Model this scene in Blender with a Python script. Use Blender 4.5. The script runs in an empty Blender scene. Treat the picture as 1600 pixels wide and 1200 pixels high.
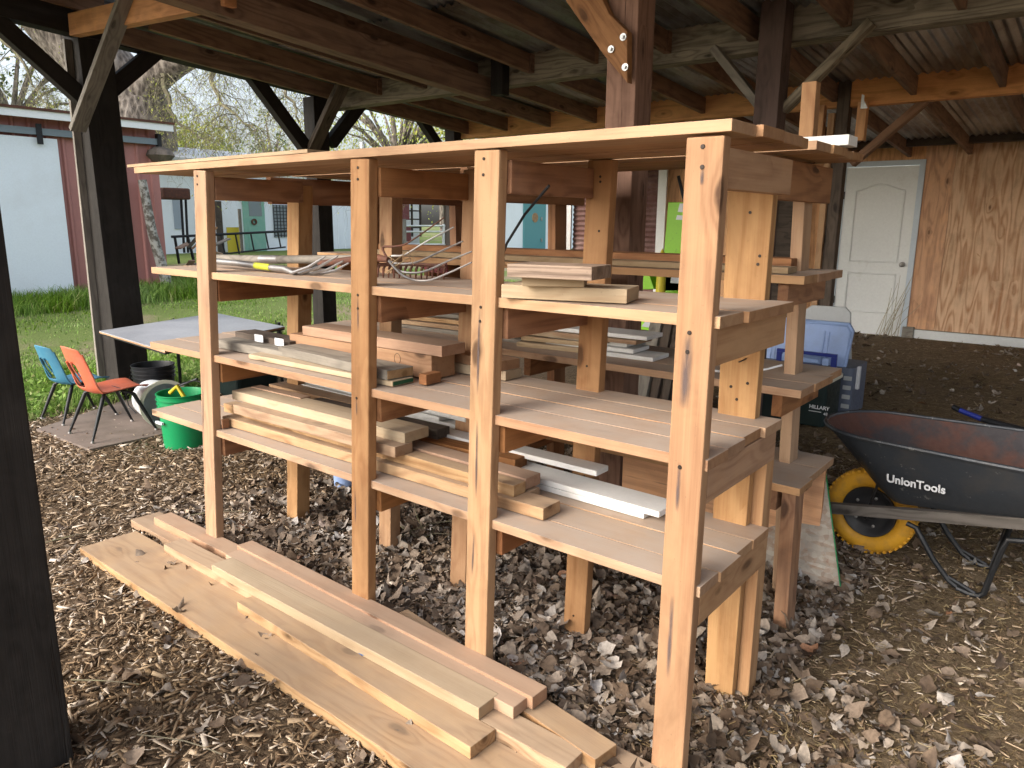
import bpy, bmesh, math, random
import numpy as np
from mathutils import Vector, Matrix, noise
random.seed(7); rng = np.random.default_rng(11)
SC = bpy.context.scene; COL = SC.collection
R = math.radians

# ------------------------------------------------------------- camera
FPX = 1170.0; YAW, PIT, ROL = R(38.6), R(12.2), R(0.45)
CAM = np.array([0.785, -1.595, 1.45])
_f = np.array([-math.sin(YAW)*math.cos(PIT), math.cos(YAW)*math.cos(PIT), -math.sin(PIT)])
_r0 = np.array([math.cos(YAW), math.sin(YAW), 0.]); _u0 = np.cross(_r0, _f)
_r = _r0*math.cos(ROL)+_u0*math.sin(ROL); _u = -_r0*math.sin(ROL)+_u0*math.cos(ROL)
cd = bpy.data.cameras.new('camera'); cam = bpy.data.objects.new('camera', cd); COL.objects.link(cam)
cam.matrix_world = Matrix(((_r[0], _u[0], -_f[0], CAM[0]), (_r[1], _u[1], -_f[1], CAM[1]), (_r[2], _u[2], -_f[2], CAM[2]), (0, 0, 0, 1)))
cd.sensor_width = 36; cd.lens = 36*FPX/1600; cd.clip_start = .05; cd.clip_end = 500
SC.camera = cam
# ------------------------------------------------------------- sky, sun, exposure
SUN_EL, SUN_AZ = 32, 200            # azimuth measured clockwise from +Y
w = bpy.data.worlds.new('World'); SC.world = w; w.use_nodes = True
nt = w.node_tree; nt.nodes.clear()
sky = nt.nodes.new('ShaderNodeTexSky'); sky.sky_type = 'NISHITA'; sky.sun_disc = False
sky.sun_elevation = R(SUN_EL); sky.sun_rotation = R(SUN_AZ); sky.air_density = 1.0; sky.dust_density = 5.0; sky.ozone_density = 1.5
bg = nt.nodes.new('ShaderNodeBackground'); bg.inputs[1].default_value = .15
hs = nt.nodes.new('ShaderNodeHueSaturation'); hs.inputs['Saturation'].default_value = .55
ow = nt.nodes.new('ShaderNodeOutputWorld')
nt.links.new(sky.outputs[0], hs.inputs['Color']); nt.links.new(hs.outputs[0], bg.inputs[0]); nt.links.new(bg.outputs[0], ow.inputs[0])
sl = bpy.data.lights.new('sun', 'SUN'); sl.energy = .5; sl.angle = R(75); sl.color = (1, .96, .9)
so = bpy.data.objects.new('sun', sl); COL.objects.link(so)
_sd = Vector((math.sin(R(SUN_AZ))*math.cos(R(SUN_EL)), math.cos(R(SUN_AZ))*math.cos(R(SUN_EL)), math.sin(R(SUN_EL))))
so.rotation_euler = _sd.to_track_quat('Z', 'Y').to_euler()
SC.view_settings.view_transform = 'Standard'; SC.view_settings.look = 'None'
SC.view_settings.exposure = 1.55; SC.view_settings.gamma = 1
SC.render.engine = 'CYCLES'
SC.cycles.max_bounces = 8; SC.cycles.diffuse_bounces = 5

# ------------------------------------------------------------- helpers
def on(ax, c, x, y):
    """world point on the plane axis=c seen at photo pixel x,y (1600x1200)"""
    d = _f+_r*(x-800)/FPX-_u*(y-600)/FPX
    return Vector(CAM+d*(c-CAM[ax])/d[ax])
def far(x, y, dist):
    d = _f+_r*(x-800)/FPX-_u*(y-600)/FPX
    return Vector(CAM+d*dist)
def gz(x, y):
    z = .035*max(0, -x-8) if x < -8 else 0
    z = min(z, .42)+.027*max(0, min(y, 9)-2.5)
    return z+.012*noise.noise(Vector((x*.9, y*.9, 3)))
WM = {}
def tag(o, label=None, cat=None, group=None, kind=None):
    if label: o['label'] = label
    if cat: o['category'] = cat
    if group: o['group'] = group
    if kind: o['kind'] = kind
    return o
def link(o, M=None, parent=None):
    M = M or Matrix(); COL.objects.link(o); WM[o.name] = M
    if parent is not None:
        o.parent = parent; o.matrix_parent_inverse = WM[parent.name].inverted()
    o.matrix_basis = M
    return o
def thing(name, label, cat, loc=(0, 0, 0), group=None, rz=0):
    o = bpy.data.objects.new(name, None); o.empty_display_size = .1
    link(o, Matrix.Translation(loc) @ Matrix.Rotation(rz, 4, 'Z'))
    return tag(o, label, cat, group)
class MB:
    def __init__(s): s.v = []; s.f = []; s.m = []
    def add(s, vs, fs, mi=0):
        n = len(s.v); s.v += [tuple(v) for v in vs]; s.f += [tuple(i+n for i in f) for f in fs]; s.m += [mi]*len(fs); return s
    def hexa(s, p, mi=0):   # 8 pts: bottom ring 0-3, top ring 4-7
        return s.add(p, [(3, 2, 1, 0), (4, 5, 6, 7), (0, 1, 5, 4), (1, 2, 6, 5), (2, 3, 7, 6), (3, 0, 4, 7)], mi)
    def box(s, a, b, mi=0):
        x0, y0, z0 = a; x1, y1, z1 = b
        return s.hexa([(x0, y0, z0), (x1, y0, z0), (x1, y1, z0), (x0, y1, z0), (x0, y0, z1), (x1, y0, z1), (x1, y1, z1), (x0, y1, z1)], mi)
    def beam(s, a, b, wd, th, up=(0, 0, 1), mi=0):
        a = Vector(a); b = Vector(b); x = (b-a).normalized(); y = Vector(up).cross(x).normalized(); z = x.cross(y)
        P = []
        for zz in (-th/2, th/2):
            for q, yy in ((a, -wd/2), (b, -wd/2), (b, wd/2), (a, wd/2)): P.append(q+y*yy+z*zz)
        return s.hexa(P, mi)
    def tube(s, pts, r, n=8, mi=0, cap=True):
        pts = [Vector(p) for p in pts]; rr = r if isinstance(r, (list, tuple)) else [r]*len(pts)
        vs = []; fs = []; ref = Vector((0, 0, 1)); prev = None
        for i, p in enumerate(pts):
            t = (pts[min(i+1, len(pts)-1)]-pts[max(i-1, 0)]).normalized()
            if prev is None:
                a = t.cross(ref)
                if a.length < .1: a = t.cross(Vector((1, 0, 0)))
            else: a = prev-t*prev.dot(t)
            a.normalize(); prev = a; b = t.cross(a)
            for k in range(n):
                th = 2*math.pi*k/n; vs.append(p+(a*math.cos(th)+b*math.sin(th))*rr[i])
        for i in range(len(pts)-1):
            for k in range(n):
                k2 = (k+1) % n; fs.append((i*n+k, i*n+k2, (i+1)*n+k2, (i+1)*n+k))
        if cap: fs.append(tuple(range(n))[::-1]); fs.append(tuple((len(pts)-1)*n+k for k in range(n)))
        return s.add(vs, fs, mi)
    def lathe(s, prof, n=32, M=None, mi=0):
        M = M or Matrix(); vs = []; fs = []
        for r_, z in prof:
            for k in range(n):
                a = 2*math.pi*k/n; vs.append(M @ Vector((r_*math.cos(a), r_*math.sin(a), z)))
        for i in range(len(prof)-1):
            for k in range(n):
                k2 = (k+1) % n; fs.append((i*n+k, i*n+k2, (i+1)*n+k2, (i+1)*n+k))
        return s.add(vs, fs, mi)
    def prism(s, poly, off, mi=0):
        n = len(poly); a = [Vector(p) for p in poly]; b = [p+Vector(off) for p in a]
        fs = [tuple(range(n))[::-1], tuple(range(n, 2*n))]+[(i, (i+1) % n, n+(i+1) % n, n+i) for i in range(n)]
        return s.add(a+b, fs, mi)
    def build(s, name, mats, parent=None, M=None, smooth=False, bevel=0, origin=None):
        """world-space verts; M = object frame (default: bbox-centre translation)"""
        if M is None:
            if parent is None or True:
                vv = np.array([tuple(v) for v in s.v]); c = (vv.min(0)+vv.max(0))/2
                M = Matrix.Translation(Vector(c if origin is None else origin))
        Mi = M.inverted()
        me = bpy.data.meshes.new(name); me.from_pydata([tuple(Mi @ Vector(v)) for v in s.v], [], s.f)
        if not isinstance(mats, (list, tuple)): mats = [mats]
        for m_ in mats: me.materials.append(m_)
        if len(mats) > 1: me.polygons.foreach_set('material_index', s.m)
        bm = bmesh.new(); bm.from_mesh(me); bmesh.ops.recalc_face_normals(bm, faces=bm.faces)
        if bevel:
            es = [e for e in bm.edges if e.is_manifold and e.calc_face_angle(0) > .6]
            bmesh.ops.bevel(bm, geom=es, offset=bevel, segments=2, affect='EDGES', profile=.6, clamp_overlap=True)
        bm.to_mesh(me); bm.free()
        if smooth:
            me.polygons.foreach_set('use_smooth', [True]*len(me.polygons)); me.update()
            try: me.set_sharp_from_angle(angle=R(40))
            except Exception: pass
        o = bpy.data.objects.new(name, me); link(o, M, parent)
        return o
def frame(a, b, up=(0, 0, 1)):
    a = Vector(a); b = Vector(b); x = (b-a).normalized(); y = Vector(up).cross(x).normalized(); z = x.cross(y); c = (a+b)/2
    return Matrix(((x[0], y[0], z[0], c[0]), (x[1], y[1], z[1], c[1]), (x[2], y[2], z[2], c[2]), (0, 0, 0, 1)))
def board(name, a, b, wd, th, mat, parent=None, up=(0, 0, 1), bevel=.0025, warp=0):
    """a lumber piece from a to b (centre line); its own frame so grain runs along local X"""
    F = frame(a, b, up); L = (Vector(b)-Vector(a)).length; m = MB(); n = max(1, int(L/.25)) if warp else 1
    vs = []
    for i in range(n+1):
        t = i/n; dz = warp*(math.sin(t*math.pi)-.5) if warp else 0; dy = warp*.6*math.sin(t*5+L*9) if warp else 0
        for (yy, zz) in ((-wd/2, -th/2), (wd/2, -th/2), (wd/2, th/2), (-wd/2, th/2)):
            vs.append(F @ Vector((-L/2+L*t, yy+dy, zz+dz)))
    fs = [(0, 1, 2, 3), (4*n+3, 4*n+2, 4*n+1, 4*n)]
    for i in range(n):
        for k in range(4):
            k2 = (k+1) % 4; fs.append((4*i+k, 4*i+4+k, 4*i+4+k2, 4*i+k2))
    m.add(vs, fs)
    return m.build(name, mat, parent, M=F, bevel=bevel)

# ------------------------------------------------------------- materials
def nodes(name):
    m = bpy.data.materials.new(name); m.use_nodes = True; t = m.node_tree; t.nodes.clear()
    o = t.nodes.new('ShaderNodeOutputMaterial'); b = t.nodes.new('ShaderNodeBsdfPrincipled'); t.links.new(b.outputs[0], o.inputs[0])
    return m, t, b
class G:
    """small node-graph writer"""
    def __init__(s, t): s.t = t
    def put(s, sock, v):
        if v is None: return
        if hasattr(v, 'is_output'): s.t.links.new(v, sock)
        else: sock.default_value = v
    def math(s, op, a, b=None, c=None, clamp=False):
        n = s.t.nodes.new('ShaderNodeMath'); n.operation = op; n.use_clamp = clamp
        for i, v in enumerate((a, b, c)): s.put(n.inputs[i], v)
        return n.outputs[0]
    def vmath(s, op, a, b=None):
        n = s.t.nodes.new('ShaderNodeVectorMath'); n.operation = op; s.put(n.inputs[0], a); s.put(n.inputs[1], b); return n.outputs[0]
    def noise(s, vec, scale, detail=4, rough=.55, dist=0):
        n = s.t.nodes.new('ShaderNodeTexNoise'); s.put(n.inputs['Vector'], vec); n.inputs['Scale'].default_value = scale
        n.inputs['Detail'].default_value = detail; n.inputs['Roughness'].default_value = rough; n.inputs['Distortion'].default_value = dist
        return n.outputs[0]
    def vor(s, vec, scale, feat='F1'):
        n = s.t.nodes.new('ShaderNodeTexVoronoi'); n.feature = feat; s.put(n.inputs['Vector'], vec); n.inputs['Scale'].default_value = scale; return n
    def ramp(s, fac, stops):
        n = s.t.nodes.new('ShaderNodeValToRGB'); s.put(n.inputs[0], fac); e = n.color_ramp.elements
        while len(e) < len(stops): e.new(.5)
        for i, (p, c) in enumerate(stops):
            e[i].position = p; e[i].color = (c, c, c, 1) if isinstance(c, (int, float)) else (*c, 1)
        return n.outputs[0]
    def rng(s, v, a, b, c=0, d=1):
        n = s.t.nodes.new('ShaderNodeMapRange'); s.put(n.inputs[0], v)
        for i, q in enumerate((a, b, c, d)): n.inputs[i+1].default_value = q
        return n.outputs[0]
    def mix(s, fac, a, b, mode='MIX'):
        n = s.t.nodes.new('ShaderNodeMix'); n.data_type = 'RGBA'; n.blend_type = mode
        s.put(n.inputs[0], fac); s.put(n.inputs[6], (*a, 1) if isinstance(a, tuple) else a); s.put(n.inputs[7], (*b, 1) if isinstance(b, tuple) else b)
        return n.outputs[2]
    def hsv(s, col, h=.5, sa=1., v=1.):
        n = s.t.nodes.new('ShaderNodeHueSaturation'); s.put(n.inputs['Hue'], h); s.put(n.inputs['Saturation'], sa); s.put(n.inputs['Value'], v); s.put(n.inputs['Color'], col); return n.outputs[0]
    def sep(s, v):
        n = s.t.nodes.new('ShaderNodeSeparateXYZ'); s.put(n.inputs[0], v); return n.outputs
    def com(s, x, y, z):
        n = s.t.nodes.new('ShaderNodeCombineXYZ'); s.put(n.inputs[0], x); s.put(n.inputs[1], y); s.put(n.inputs[2], z); return n.outputs[0]
    def bump(s, h, strength, dist, prev=None):
        n = s.t.nodes.new('ShaderNodeBump'); n.inputs['Strength'].default_value = strength; n.inputs['Distance'].default_value = dist
        s.put(n.inputs['Height'], h); s.put(n.inputs['Normal'], prev); return n.outputs[0]
    def coord(s, k='Object'): return s.t.nodes.new('ShaderNodeTexCoord').outputs[k]
    def island(s): return s.t.nodes.new('ShaderNodeNewGeometry').outputs['Random Per Island']
    def orand(s): return s.t.nodes.new('ShaderNodeObjectInfo').outputs['Random']
    def nrm(s): return s.t.nodes.new('ShaderNodeNewGeometry').outputs['Normal']
def wood(name, light, dark, band=.5, bands=9, dust=None, dustamt=.6, stain=.35, knots=.8, vary=.09, rough=.72, crack=0, split=0, bump=.25, axis='X', k=.70, sel=.32):
    m, t, b = nodes(name); g = G(t)
    light = tuple(c*k for c in light); dark = tuple(c*k*.92 for c in dark); dust = dust and tuple(c*.78 for c in dust)
    isl = g.island(); rnd = g.orand(); co = g.coord()
    if axis == 'Z':
        x, y, z = g.sep(co); co = g.com(z, y, x)
    seed = g.math('ADD', g.math('MULTIPLY', isl, 47.), g.math('MULTIPLY', rnd, 83.))
    off = g.com(seed, g.math('MULTIPLY', seed, 1.7), g.math('MULTIPLY', seed, .6))
    p = g.vmath('ADD', co, off)
    ps = g.vmath('MULTIPLY', p, (.55, 4.5, 4.5))
    field = g.noise(ps, 1.6, 2, .4)
    x, y, z = g.sep(p)
    lin = g.math('MULTIPLY', g.math('ADD', y, z), 22.)
    kw = g.vmath('ADD', p, g.vmath('MULTIPLY', g.com(g.noise(p, 9, 2), g.noise(p, 11, 2), .5), (.03, .03, 0)))
    kn = g.vor(g.vmath('MULTIPLY', kw, (3.6, 9.5, 9.5)), 1.); kd = kn.outputs['Distance']
    ks = g.math('GREATER_THAN', g.sep(kn.outputs['Color'])[0], sel)
    swirl = g.math('MULTIPLY', g.math('POWER', g.rng(kd, .0, .65, 1, 0), 2.), ks)
    s1 = g.math('SINE', g.math('ADD', g.math('ADD', g.math('MULTIPLY', field, bands*6.3), lin), g.math('MULTIPLY', swirl, 15.)))
    bandv = g.math('POWER', g.rng(s1, -1, 1, 0, 1), 1.8)
    fib = g.noise(g.vmath('MULTIPLY', p, (5, 210, 210)), 1., 3, .6)
    fib2 = g.noise(g.vmath('MULTIPLY', p, (1.5, 45, 45)), 1., 3, .6)
    f = g.math('ADD', g.math('MULTIPLY', bandv, band), g.math('MULTIPLY', g.rng(fib, .3, .7, -.5, .5), .35), clamp=True)
    f = g.math('ADD', f, g.math('MULTIPLY', g.rng(fib2, .3, .7, -.5, .5), .45), clamp=True)
    col = g.mix(f, light, dark)
    km = g.math('MULTIPLY', g.rng(kd, .10, .17, knots, 0), ks); km2 = g.math('MULTIPLY', g.rng(kd, .12, .42, knots*.45, 0), ks)
    col = g.mix(km2, col, tuple(c*.75 for c in dark)); col = g.mix(km, col, tuple(c*.28 for c in dark))
    st = g.noise(g.vmath('MULTIPLY', p, (2.2, 7, 7)), 1., 5, .65, .5)
    col = g.mix(g.math('MULTIPLY', g.rng(st, .5, .78), stain), col, tuple(c*.42 for c in dark))
    sp = g.noise(p, 95., 3, .7); col = g.mix(g.math('MULTIPLY', g.rng(sp, .66, .74), .35), col, (.06, .04, .03))
    if crack:
        cr = g.noise(g.vmath('MULTIPLY', p, (1.1, 34, 34)), 1., 4, .7, .3)
        cm = g.math('MULTIPLY', g.rng(cr, .36, .30), crack); col = g.mix(cm, col, (.012, .009, .007))
    vr = g.math('ADD', g.math('FRACT', g.math('MULTIPLY', seed, 3.37)), -.5)
    col = g.hsv(col, g.math('ADD', .5, g.math('MULTIPLY', vr, .008)), g.math('ADD', 1., g.math('MULTIPLY', g.math('FRACT', g.math('MULTIPLY', seed, 7.1)), -.22)), g.math('ADD', 1., g.math('MULTIPLY', vr, vary*2)))
    sm = g.noise(g.vmath('MULTIPLY', p, (.8, 2.2, 2.2)), 2.3, 5, .7, .8)
    col = g.mix(g.math('MULTIPLY', g.rng(sm, .48, .72), .30), col, tuple(a_*.45+b_*.12 for a_, b_ in zip(dark, light)))
    sm2 = g.noise(p, 5.5, 4, .65, .4); col = g.mix(g.math('MULTIPLY', g.rng(sm2, .50, .75), .30), col, tuple(min(1, c*1.25+.02) for c in light))
    en = g.math('ABSOLUTE', g.sep(g.coord('Normal'))[0 if axis == 'X' else 2]); col = g.mix(g.math('MULTIPLY', g.rng(en, .85, .97), .38), col, tuple(c*.5 for c in dark))
    if dust:
        nz = g.sep(g.nrm())[2]; dn = g.noise(co, 7., 5, .65)
        dm = g.math('MULTIPLY', g.rng(nz, .8, .97), g.math('MULTIPLY', g.rng(dn, .25, .62, .55, 1.), dustamt)); col = g.mix(dm, col, dust)
    t.links.new(col, b.inputs['Base Color']); b.inputs['Roughness'].default_value = rough; b.inputs['Specular IOR Level'].default_value = .25
    h = g.math('ADD', g.math('MULTIPLY', bandv, -.25), fib)
    if crack: h = g.math('ADD', h, g.math('MULTIPLY', cm, -3.))
    t.links.new(g.bump(h, bump, .002), b.inputs['Normal'])
    return m
def paint(name, c, rough=.5, metal=0, c2=None, scale=6, lo=.45, hi=.7, amt=1., bump=.1, spec=.4, streak=None, chips=None, chipamt=.7):
    m, t, b = nodes(name); g = G(t); co = g.coord()
    v = g.vmath('MULTIPLY', co, streak) if streak else co
    n = g.noise(v, scale, 6, .65); n2 = g.noise(co, 40, 4, .7)
    col = g.mix(g.math('MULTIPLY', g.rng(n2, .3, .7), .18), c, tuple(x*.6 for x in c))
    if c2: col = g.mix(g.math('MULTIPLY', g.rng(n, lo, hi), amt), col, c2)
    if chips:
        ch = g.noise(co, 23, 6, .75); col = g.mix(g.math('MULTIPLY', g.rng(ch, .62, .66), chipamt), col, chips)
    t.links.new(col, b.inputs['Base Color']); b.inputs['Metallic'].default_value = metal
    t.links.new(g.rng(n2, .2, .8, max(.05, rough-.12), min(1, rough+.15)), b.inputs['Roughness']); b.inputs['Specular IOR Level'].default_value = spec
    t.links.new(g.bump(n2, bump, .003), b.inputs['Normal'])
    return m
def islandmat(name, stops, rough=.8, trans=0, vein=None):
    m, t, b = nodes(name); g = G(t); isl = g.island()
    col = g.ramp(isl, stops); n = g.noise(g.coord(), 60 if vein is None else vein, 3, .6)
    big = g.noise(g.coord(), .9, 4, .6)
    col = g.hsv(col, .5, g.rng(big, .35, .65, 1.15, .85), g.math('MULTIPLY', g.rng(n, .3, .7, .72, 1.2), g.rng(big, .32, .68, .72, 1.22)))
    t.links.new(col, b.inputs['Base Color']); b.inputs['Roughness'].default_value = rough; b.inputs['Specular IOR Level'].default_value = .2
    if trans:
        o = [n_ for n_ in t.nodes if n_.type == 'OUTPUT_MATERIAL'][0]
        tr = t.nodes.new('ShaderNodeBsdfTranslucent'); t.links.new(col, tr.inputs[0]); mx = t.nodes.new('ShaderNodeMixShader'); mx.inputs[0].default_value = trans
        t.links.new(b.outputs[0], mx.inputs[1]); t.links.new(tr.outputs[0], mx.inputs[2]); t.links.new(mx.outputs[0], o.inputs[0])
    return m
DUST = (.36, .275, .22)
W = {}
W['fir'] = wood('fir lumber', (.56, .30, .125), (.38, .165, .055), .5, 7, stain=.3, knots=.8)
W['post'] = wood('fir post lumber', (.57, .315, .135), (.39, .175, .062), .46, 6, stain=.5, knots=.9, vary=.09)
W['red'] = wood('red fir lumber', (.44, .19, .065), (.24, .085, .028), .55, 8, stain=.4, knots=.8)
W['shelf'] = wood('dusty shelf plank', (.62, .35, .165), (.42, .19, .075), .4, 6, dust=(.52, .43, .355), dustamt=.88, stain=.35, knots=.8)
W['lum'] = wood('loose stud lumber', (.62, .385, .19), (.38, .185, .072), .6, 8, dust=(.44, .335, .24), dustamt=.65, stain=.45, knots=.9, vary=.12)
W['pine'] = wood('pale pine lumber', (.64, .47, .27), (.50, .31, .145), .4, 6, dust=(.50, .40, .29), dustamt=.6, stain=.3)
W['pink'] = wood('pinkish lumber', (.62, .36, .20), (.44, .205, .095), .35, 6, dust=(.46, .35, .26), dustamt=.6, stain=.4)
W['grey'] = wood('grey weathered lumber', (.36, .32, .26), (.17, .145, .12), .5, 9, stain=.5, knots=.6, crack=.4)
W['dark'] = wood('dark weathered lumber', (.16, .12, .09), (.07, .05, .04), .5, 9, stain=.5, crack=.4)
W['black'] = wood('creosoted post', (.036, .030, .025), (.016, .013, .011), .4, 6, stain=.2, knots=.2, crack=.6, rough=.8, bump=.6, vary=.05)
W['brown'] = wood('rough brown post', (.27, .155, .105), (.12, .06, .04), .5, 8, stain=.4, crack=.9, bump=.8, rough=.85, k=1.)
W['dkb'] = wood('dark brown post', (.11, .07, .06), (.05, .03, .026), .4, 6, stain=.4, knots=.3, crack=.6, rough=.8, bump=.5, k=1.)
W['old'] = wood('old rough beam', (.29, .245, .175), (.10, .078, .052), .6, 10, stain=.85, crack=.9, bump=.8, rough=.88, k=1.)
W['raft'] = wood('stained rafter', (.26, .145, .085), (.12, .062, .038), .5, 8, stain=.7, crack=.3, bump=.4, sel=.7, k=1.)
W['obeam'] = wood('orange beam', (.70, .33, .12), (.46, .19, .06), .5, 6, stain=.35, crack=.35, k=1.)
W['ply'] = wood('weathered plywood wall', (.74, .39, .175), (.46, .20, .08), .55, 9, stain=.35, knots=.7, vary=.05, axis='Z', crack=.1, sel=.85, k=1.)
W['plyw'] = wood('bleached plywood wall', (.74, .50, .31), (.46, .21, .09), .7, 8, stain=.5, knots=.7, vary=.03, axis='Z', crack=.15, sel=.82, k=1.)
W['brace'] = wood('orange brown brace', (.42, .20, .085), (.22, .09, .035), .5, 6, stain=.6, crack=.3)
W['rough'] = wood('rough weathered block', (.50, .34, .22), (.17, .10, .06), .6, 14, stain=.9, crack=.6, bump=.6)
W['edge'] = wood('sawn board end', (.58, .38, .20), (.33, .17, .08), .5, 7, stain=.5)
W['white'] = paint('white primed trim', (.72, .72, .70), .55, c2=(.5, .45, .38), lo=.55, hi=.8, amt=.4)
M_ = {}
M_['whitedoor'] = paint('white painted door', (.85, .87, .86), .45, c2=(.38, .33, .26), scale=3, lo=.6, hi=.85, amt=.6)
M_['whitewall'] = paint('white siding', (.84, .90, .95), .6, c2=(.66, .68, .68), scale=1.2, lo=.5, hi=.8, amt=.5)
M_['redwall'] = paint('red metal siding', (.44, .19, .165), .5, c2=(.36, .16, .14), scale=1.5, amt=.6)
M_['greyrail'] = paint('grey painted rail', (.22, .27, .31), .5)
M_['darkmetal'] = paint('black steel', (.02, .021, .023), .45, metal=.3, chips=(.18, .16, .14), chipamt=.25)
M_['steel'] = paint('worn steel', (.36, .355, .35), .42, metal=.8, c2=(.2, .15, .12), amt=.5)
M_['galv'] = paint('galvanised bracket', (.55, .57, .58), .4, metal=.7)
M_['rust'] = paint('rusty iron', (.10, .045, .03), .75, metal=.2, c2=(.16, .06, .035), scale=20)
M_['rakered'] = paint('red enamel', (.16, .025, .03), .45, c2=(.09, .04, .03), scale=30, amt=.7)
M_['roof'] = paint('corrugated roof steel', (.40, .42, .42), .42, metal=.6, c2=(.13, .10, .08), scale=1.6, lo=.42, hi=.62, amt=.9, streak=(2.5, .6, 1))
M_['rustsheet'] = paint('rusty corrugated sheet', (.13, .06, .05), .7, metal=.15, c2=(.24, .17, .15), scale=3, amt=.6)
M_['teal'] = paint('teal door paint', (.09, .27, .29), .5)
M_['green'] = paint('faded green door paint', (.20, .42, .33), .55, c2=(.3, .45, .38), amt=.5)
M_['glass'] = paint('dusty glass pane', (.20, .25, .27), .12, spec=.8)
M_['lime'] = paint('lime green machine paint', (.24, .56, .02), .4, chips=(.1, .15, .03), chipamt=.4)
M_['blackplastic'] = paint('black plastic', (.015, .016, .019), .4)
M_['greenplastic'] = paint('green bucket plastic', (.004, .24, .08), .4, c2=(.03, .22, .09), scale=8, amt=.5, bump=.05)
M_['darkgreen'] = paint('dark green plastic', (.004, .016, .015), .45)
M_['whiteplastic'] = paint('white bucket plastic', (.70, .74, .78), .4, c2=(.5, .46, .38), amt=.6)
M_['cream'] = paint('yellowed rim plastic', (.62, .60, .48), .45)
M_['bluelid'] = paint('light blue cooler plastic', (.30, .42, .70), .45, c2=(.2, .26, .42), amt=.4)
M_['coolerbody'] = paint('dark slate cooler body', (.10, .12, .17), .5)
M_['greylid'] = paint('grey lid plastic', (.45, .47, .48), .5)
M_['blueplastic'] = paint('dark blue plastic', (.015, .03, .22), .4)
M_['blueback'] = paint('faded blue plastic bin', (.07, .12, .27), .5)
M_['chairorange'] = paint('orange chair plastic', (.62, .15, .075), .5, c2=(.5, .2, .14), scale=9, amt=.7, bump=.04)
M_['chairblue'] = paint('blue chair plastic', (.05, .20, .31), .5, c2=(.1, .25, .33), scale=9, amt=.6, bump=.04)
M_['tray'] = paint('dented black barrow tray', (.045, .052, .062), .42, metal=.3, c2=(.075, .07, .065), scale=7, lo=.45, hi=.75, amt=.8, chips=(.30, .30, .28), chipamt=.45, bump=.35)
M_['trayin'] = paint('rusty tray inside', (.115, .052, .038), .7, metal=.2, c2=(.05, .05, .055), scale=2.6, lo=.5, hi=.6, amt=.9, bump=.4)
M_['tyre'] = paint('yellow tyre', (.62, .31, .02), .6, c2=(.30, .17, .05), scale=14, lo=.48, hi=.75, amt=.8)
M_['handle'] = wood('grey barrow handle', (.20, .175, .15), (.09, .075, .06), .5, 8, stain=.5, crack=.5)
M_['laminate'] = paint('grey laminate table top', (.34, .36, .40), .38, c2=(.5, .52, .55), scale=2.5, amt=.6, spec=.5)
M_['osb'] = None
M_['label'] = paint('white label', (.7, .72, .74), .5)
M_['bluehandle'] = paint('blue handle grip', (.02, .035, .25), .4)
M_['yellow'] = paint('yellow plastic', (.55, .45, .03), .4)
M_['lettering'] = paint('white lettering', (.72, .74, .76), .5, bump=0)
M_['mat'] = paint('weathered ply mat', (.19, .15, .125), .85, c2=(.1, .08, .06), scale=4, amt=.8)
M_['bluerag'] = paint('blue plastic scrap', (.05, .16, .42), .5)
M_['wheelblack'] = paint('black rim', (.02, .02, .022), .5)
M_['conduit'] = paint('grey electrical box', (.33, .39, .46), .5)
def osb():
    m, t, b = nodes('strand board'); g = G(t); co = g.coord()
    a = g.vor(g.vmath('MULTIPLY', co, (9, 30, 30)), 2.2); c = g.vor(g.vmath('MULTIPLY', co, (30, 8, 30)), 2.)
    k = g.ramp(g.sep(a.outputs['Color'])[0], [(0, (.30, .27, .23)), (.6, (.42, .37, .31)), (.85, (.30, .2, .14)), (1, (.5, .46, .4))])
    k2 = g.ramp(g.sep(c.outputs['Color'])[1], [(0, (.25, .22, .19)), (.6, (.42, .38, .32)), (1, (.24, .13, .08))])
    col = g.mix(.45, k, k2); t.links.new(col, b.inputs['Base Color']); b.inputs['Roughness'].default_value = .8
    t.links.new(g.bump(a.outputs['Distance'], .3, .003), b.inputs['Normal']); return m
M_['osb'] = osb()

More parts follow.
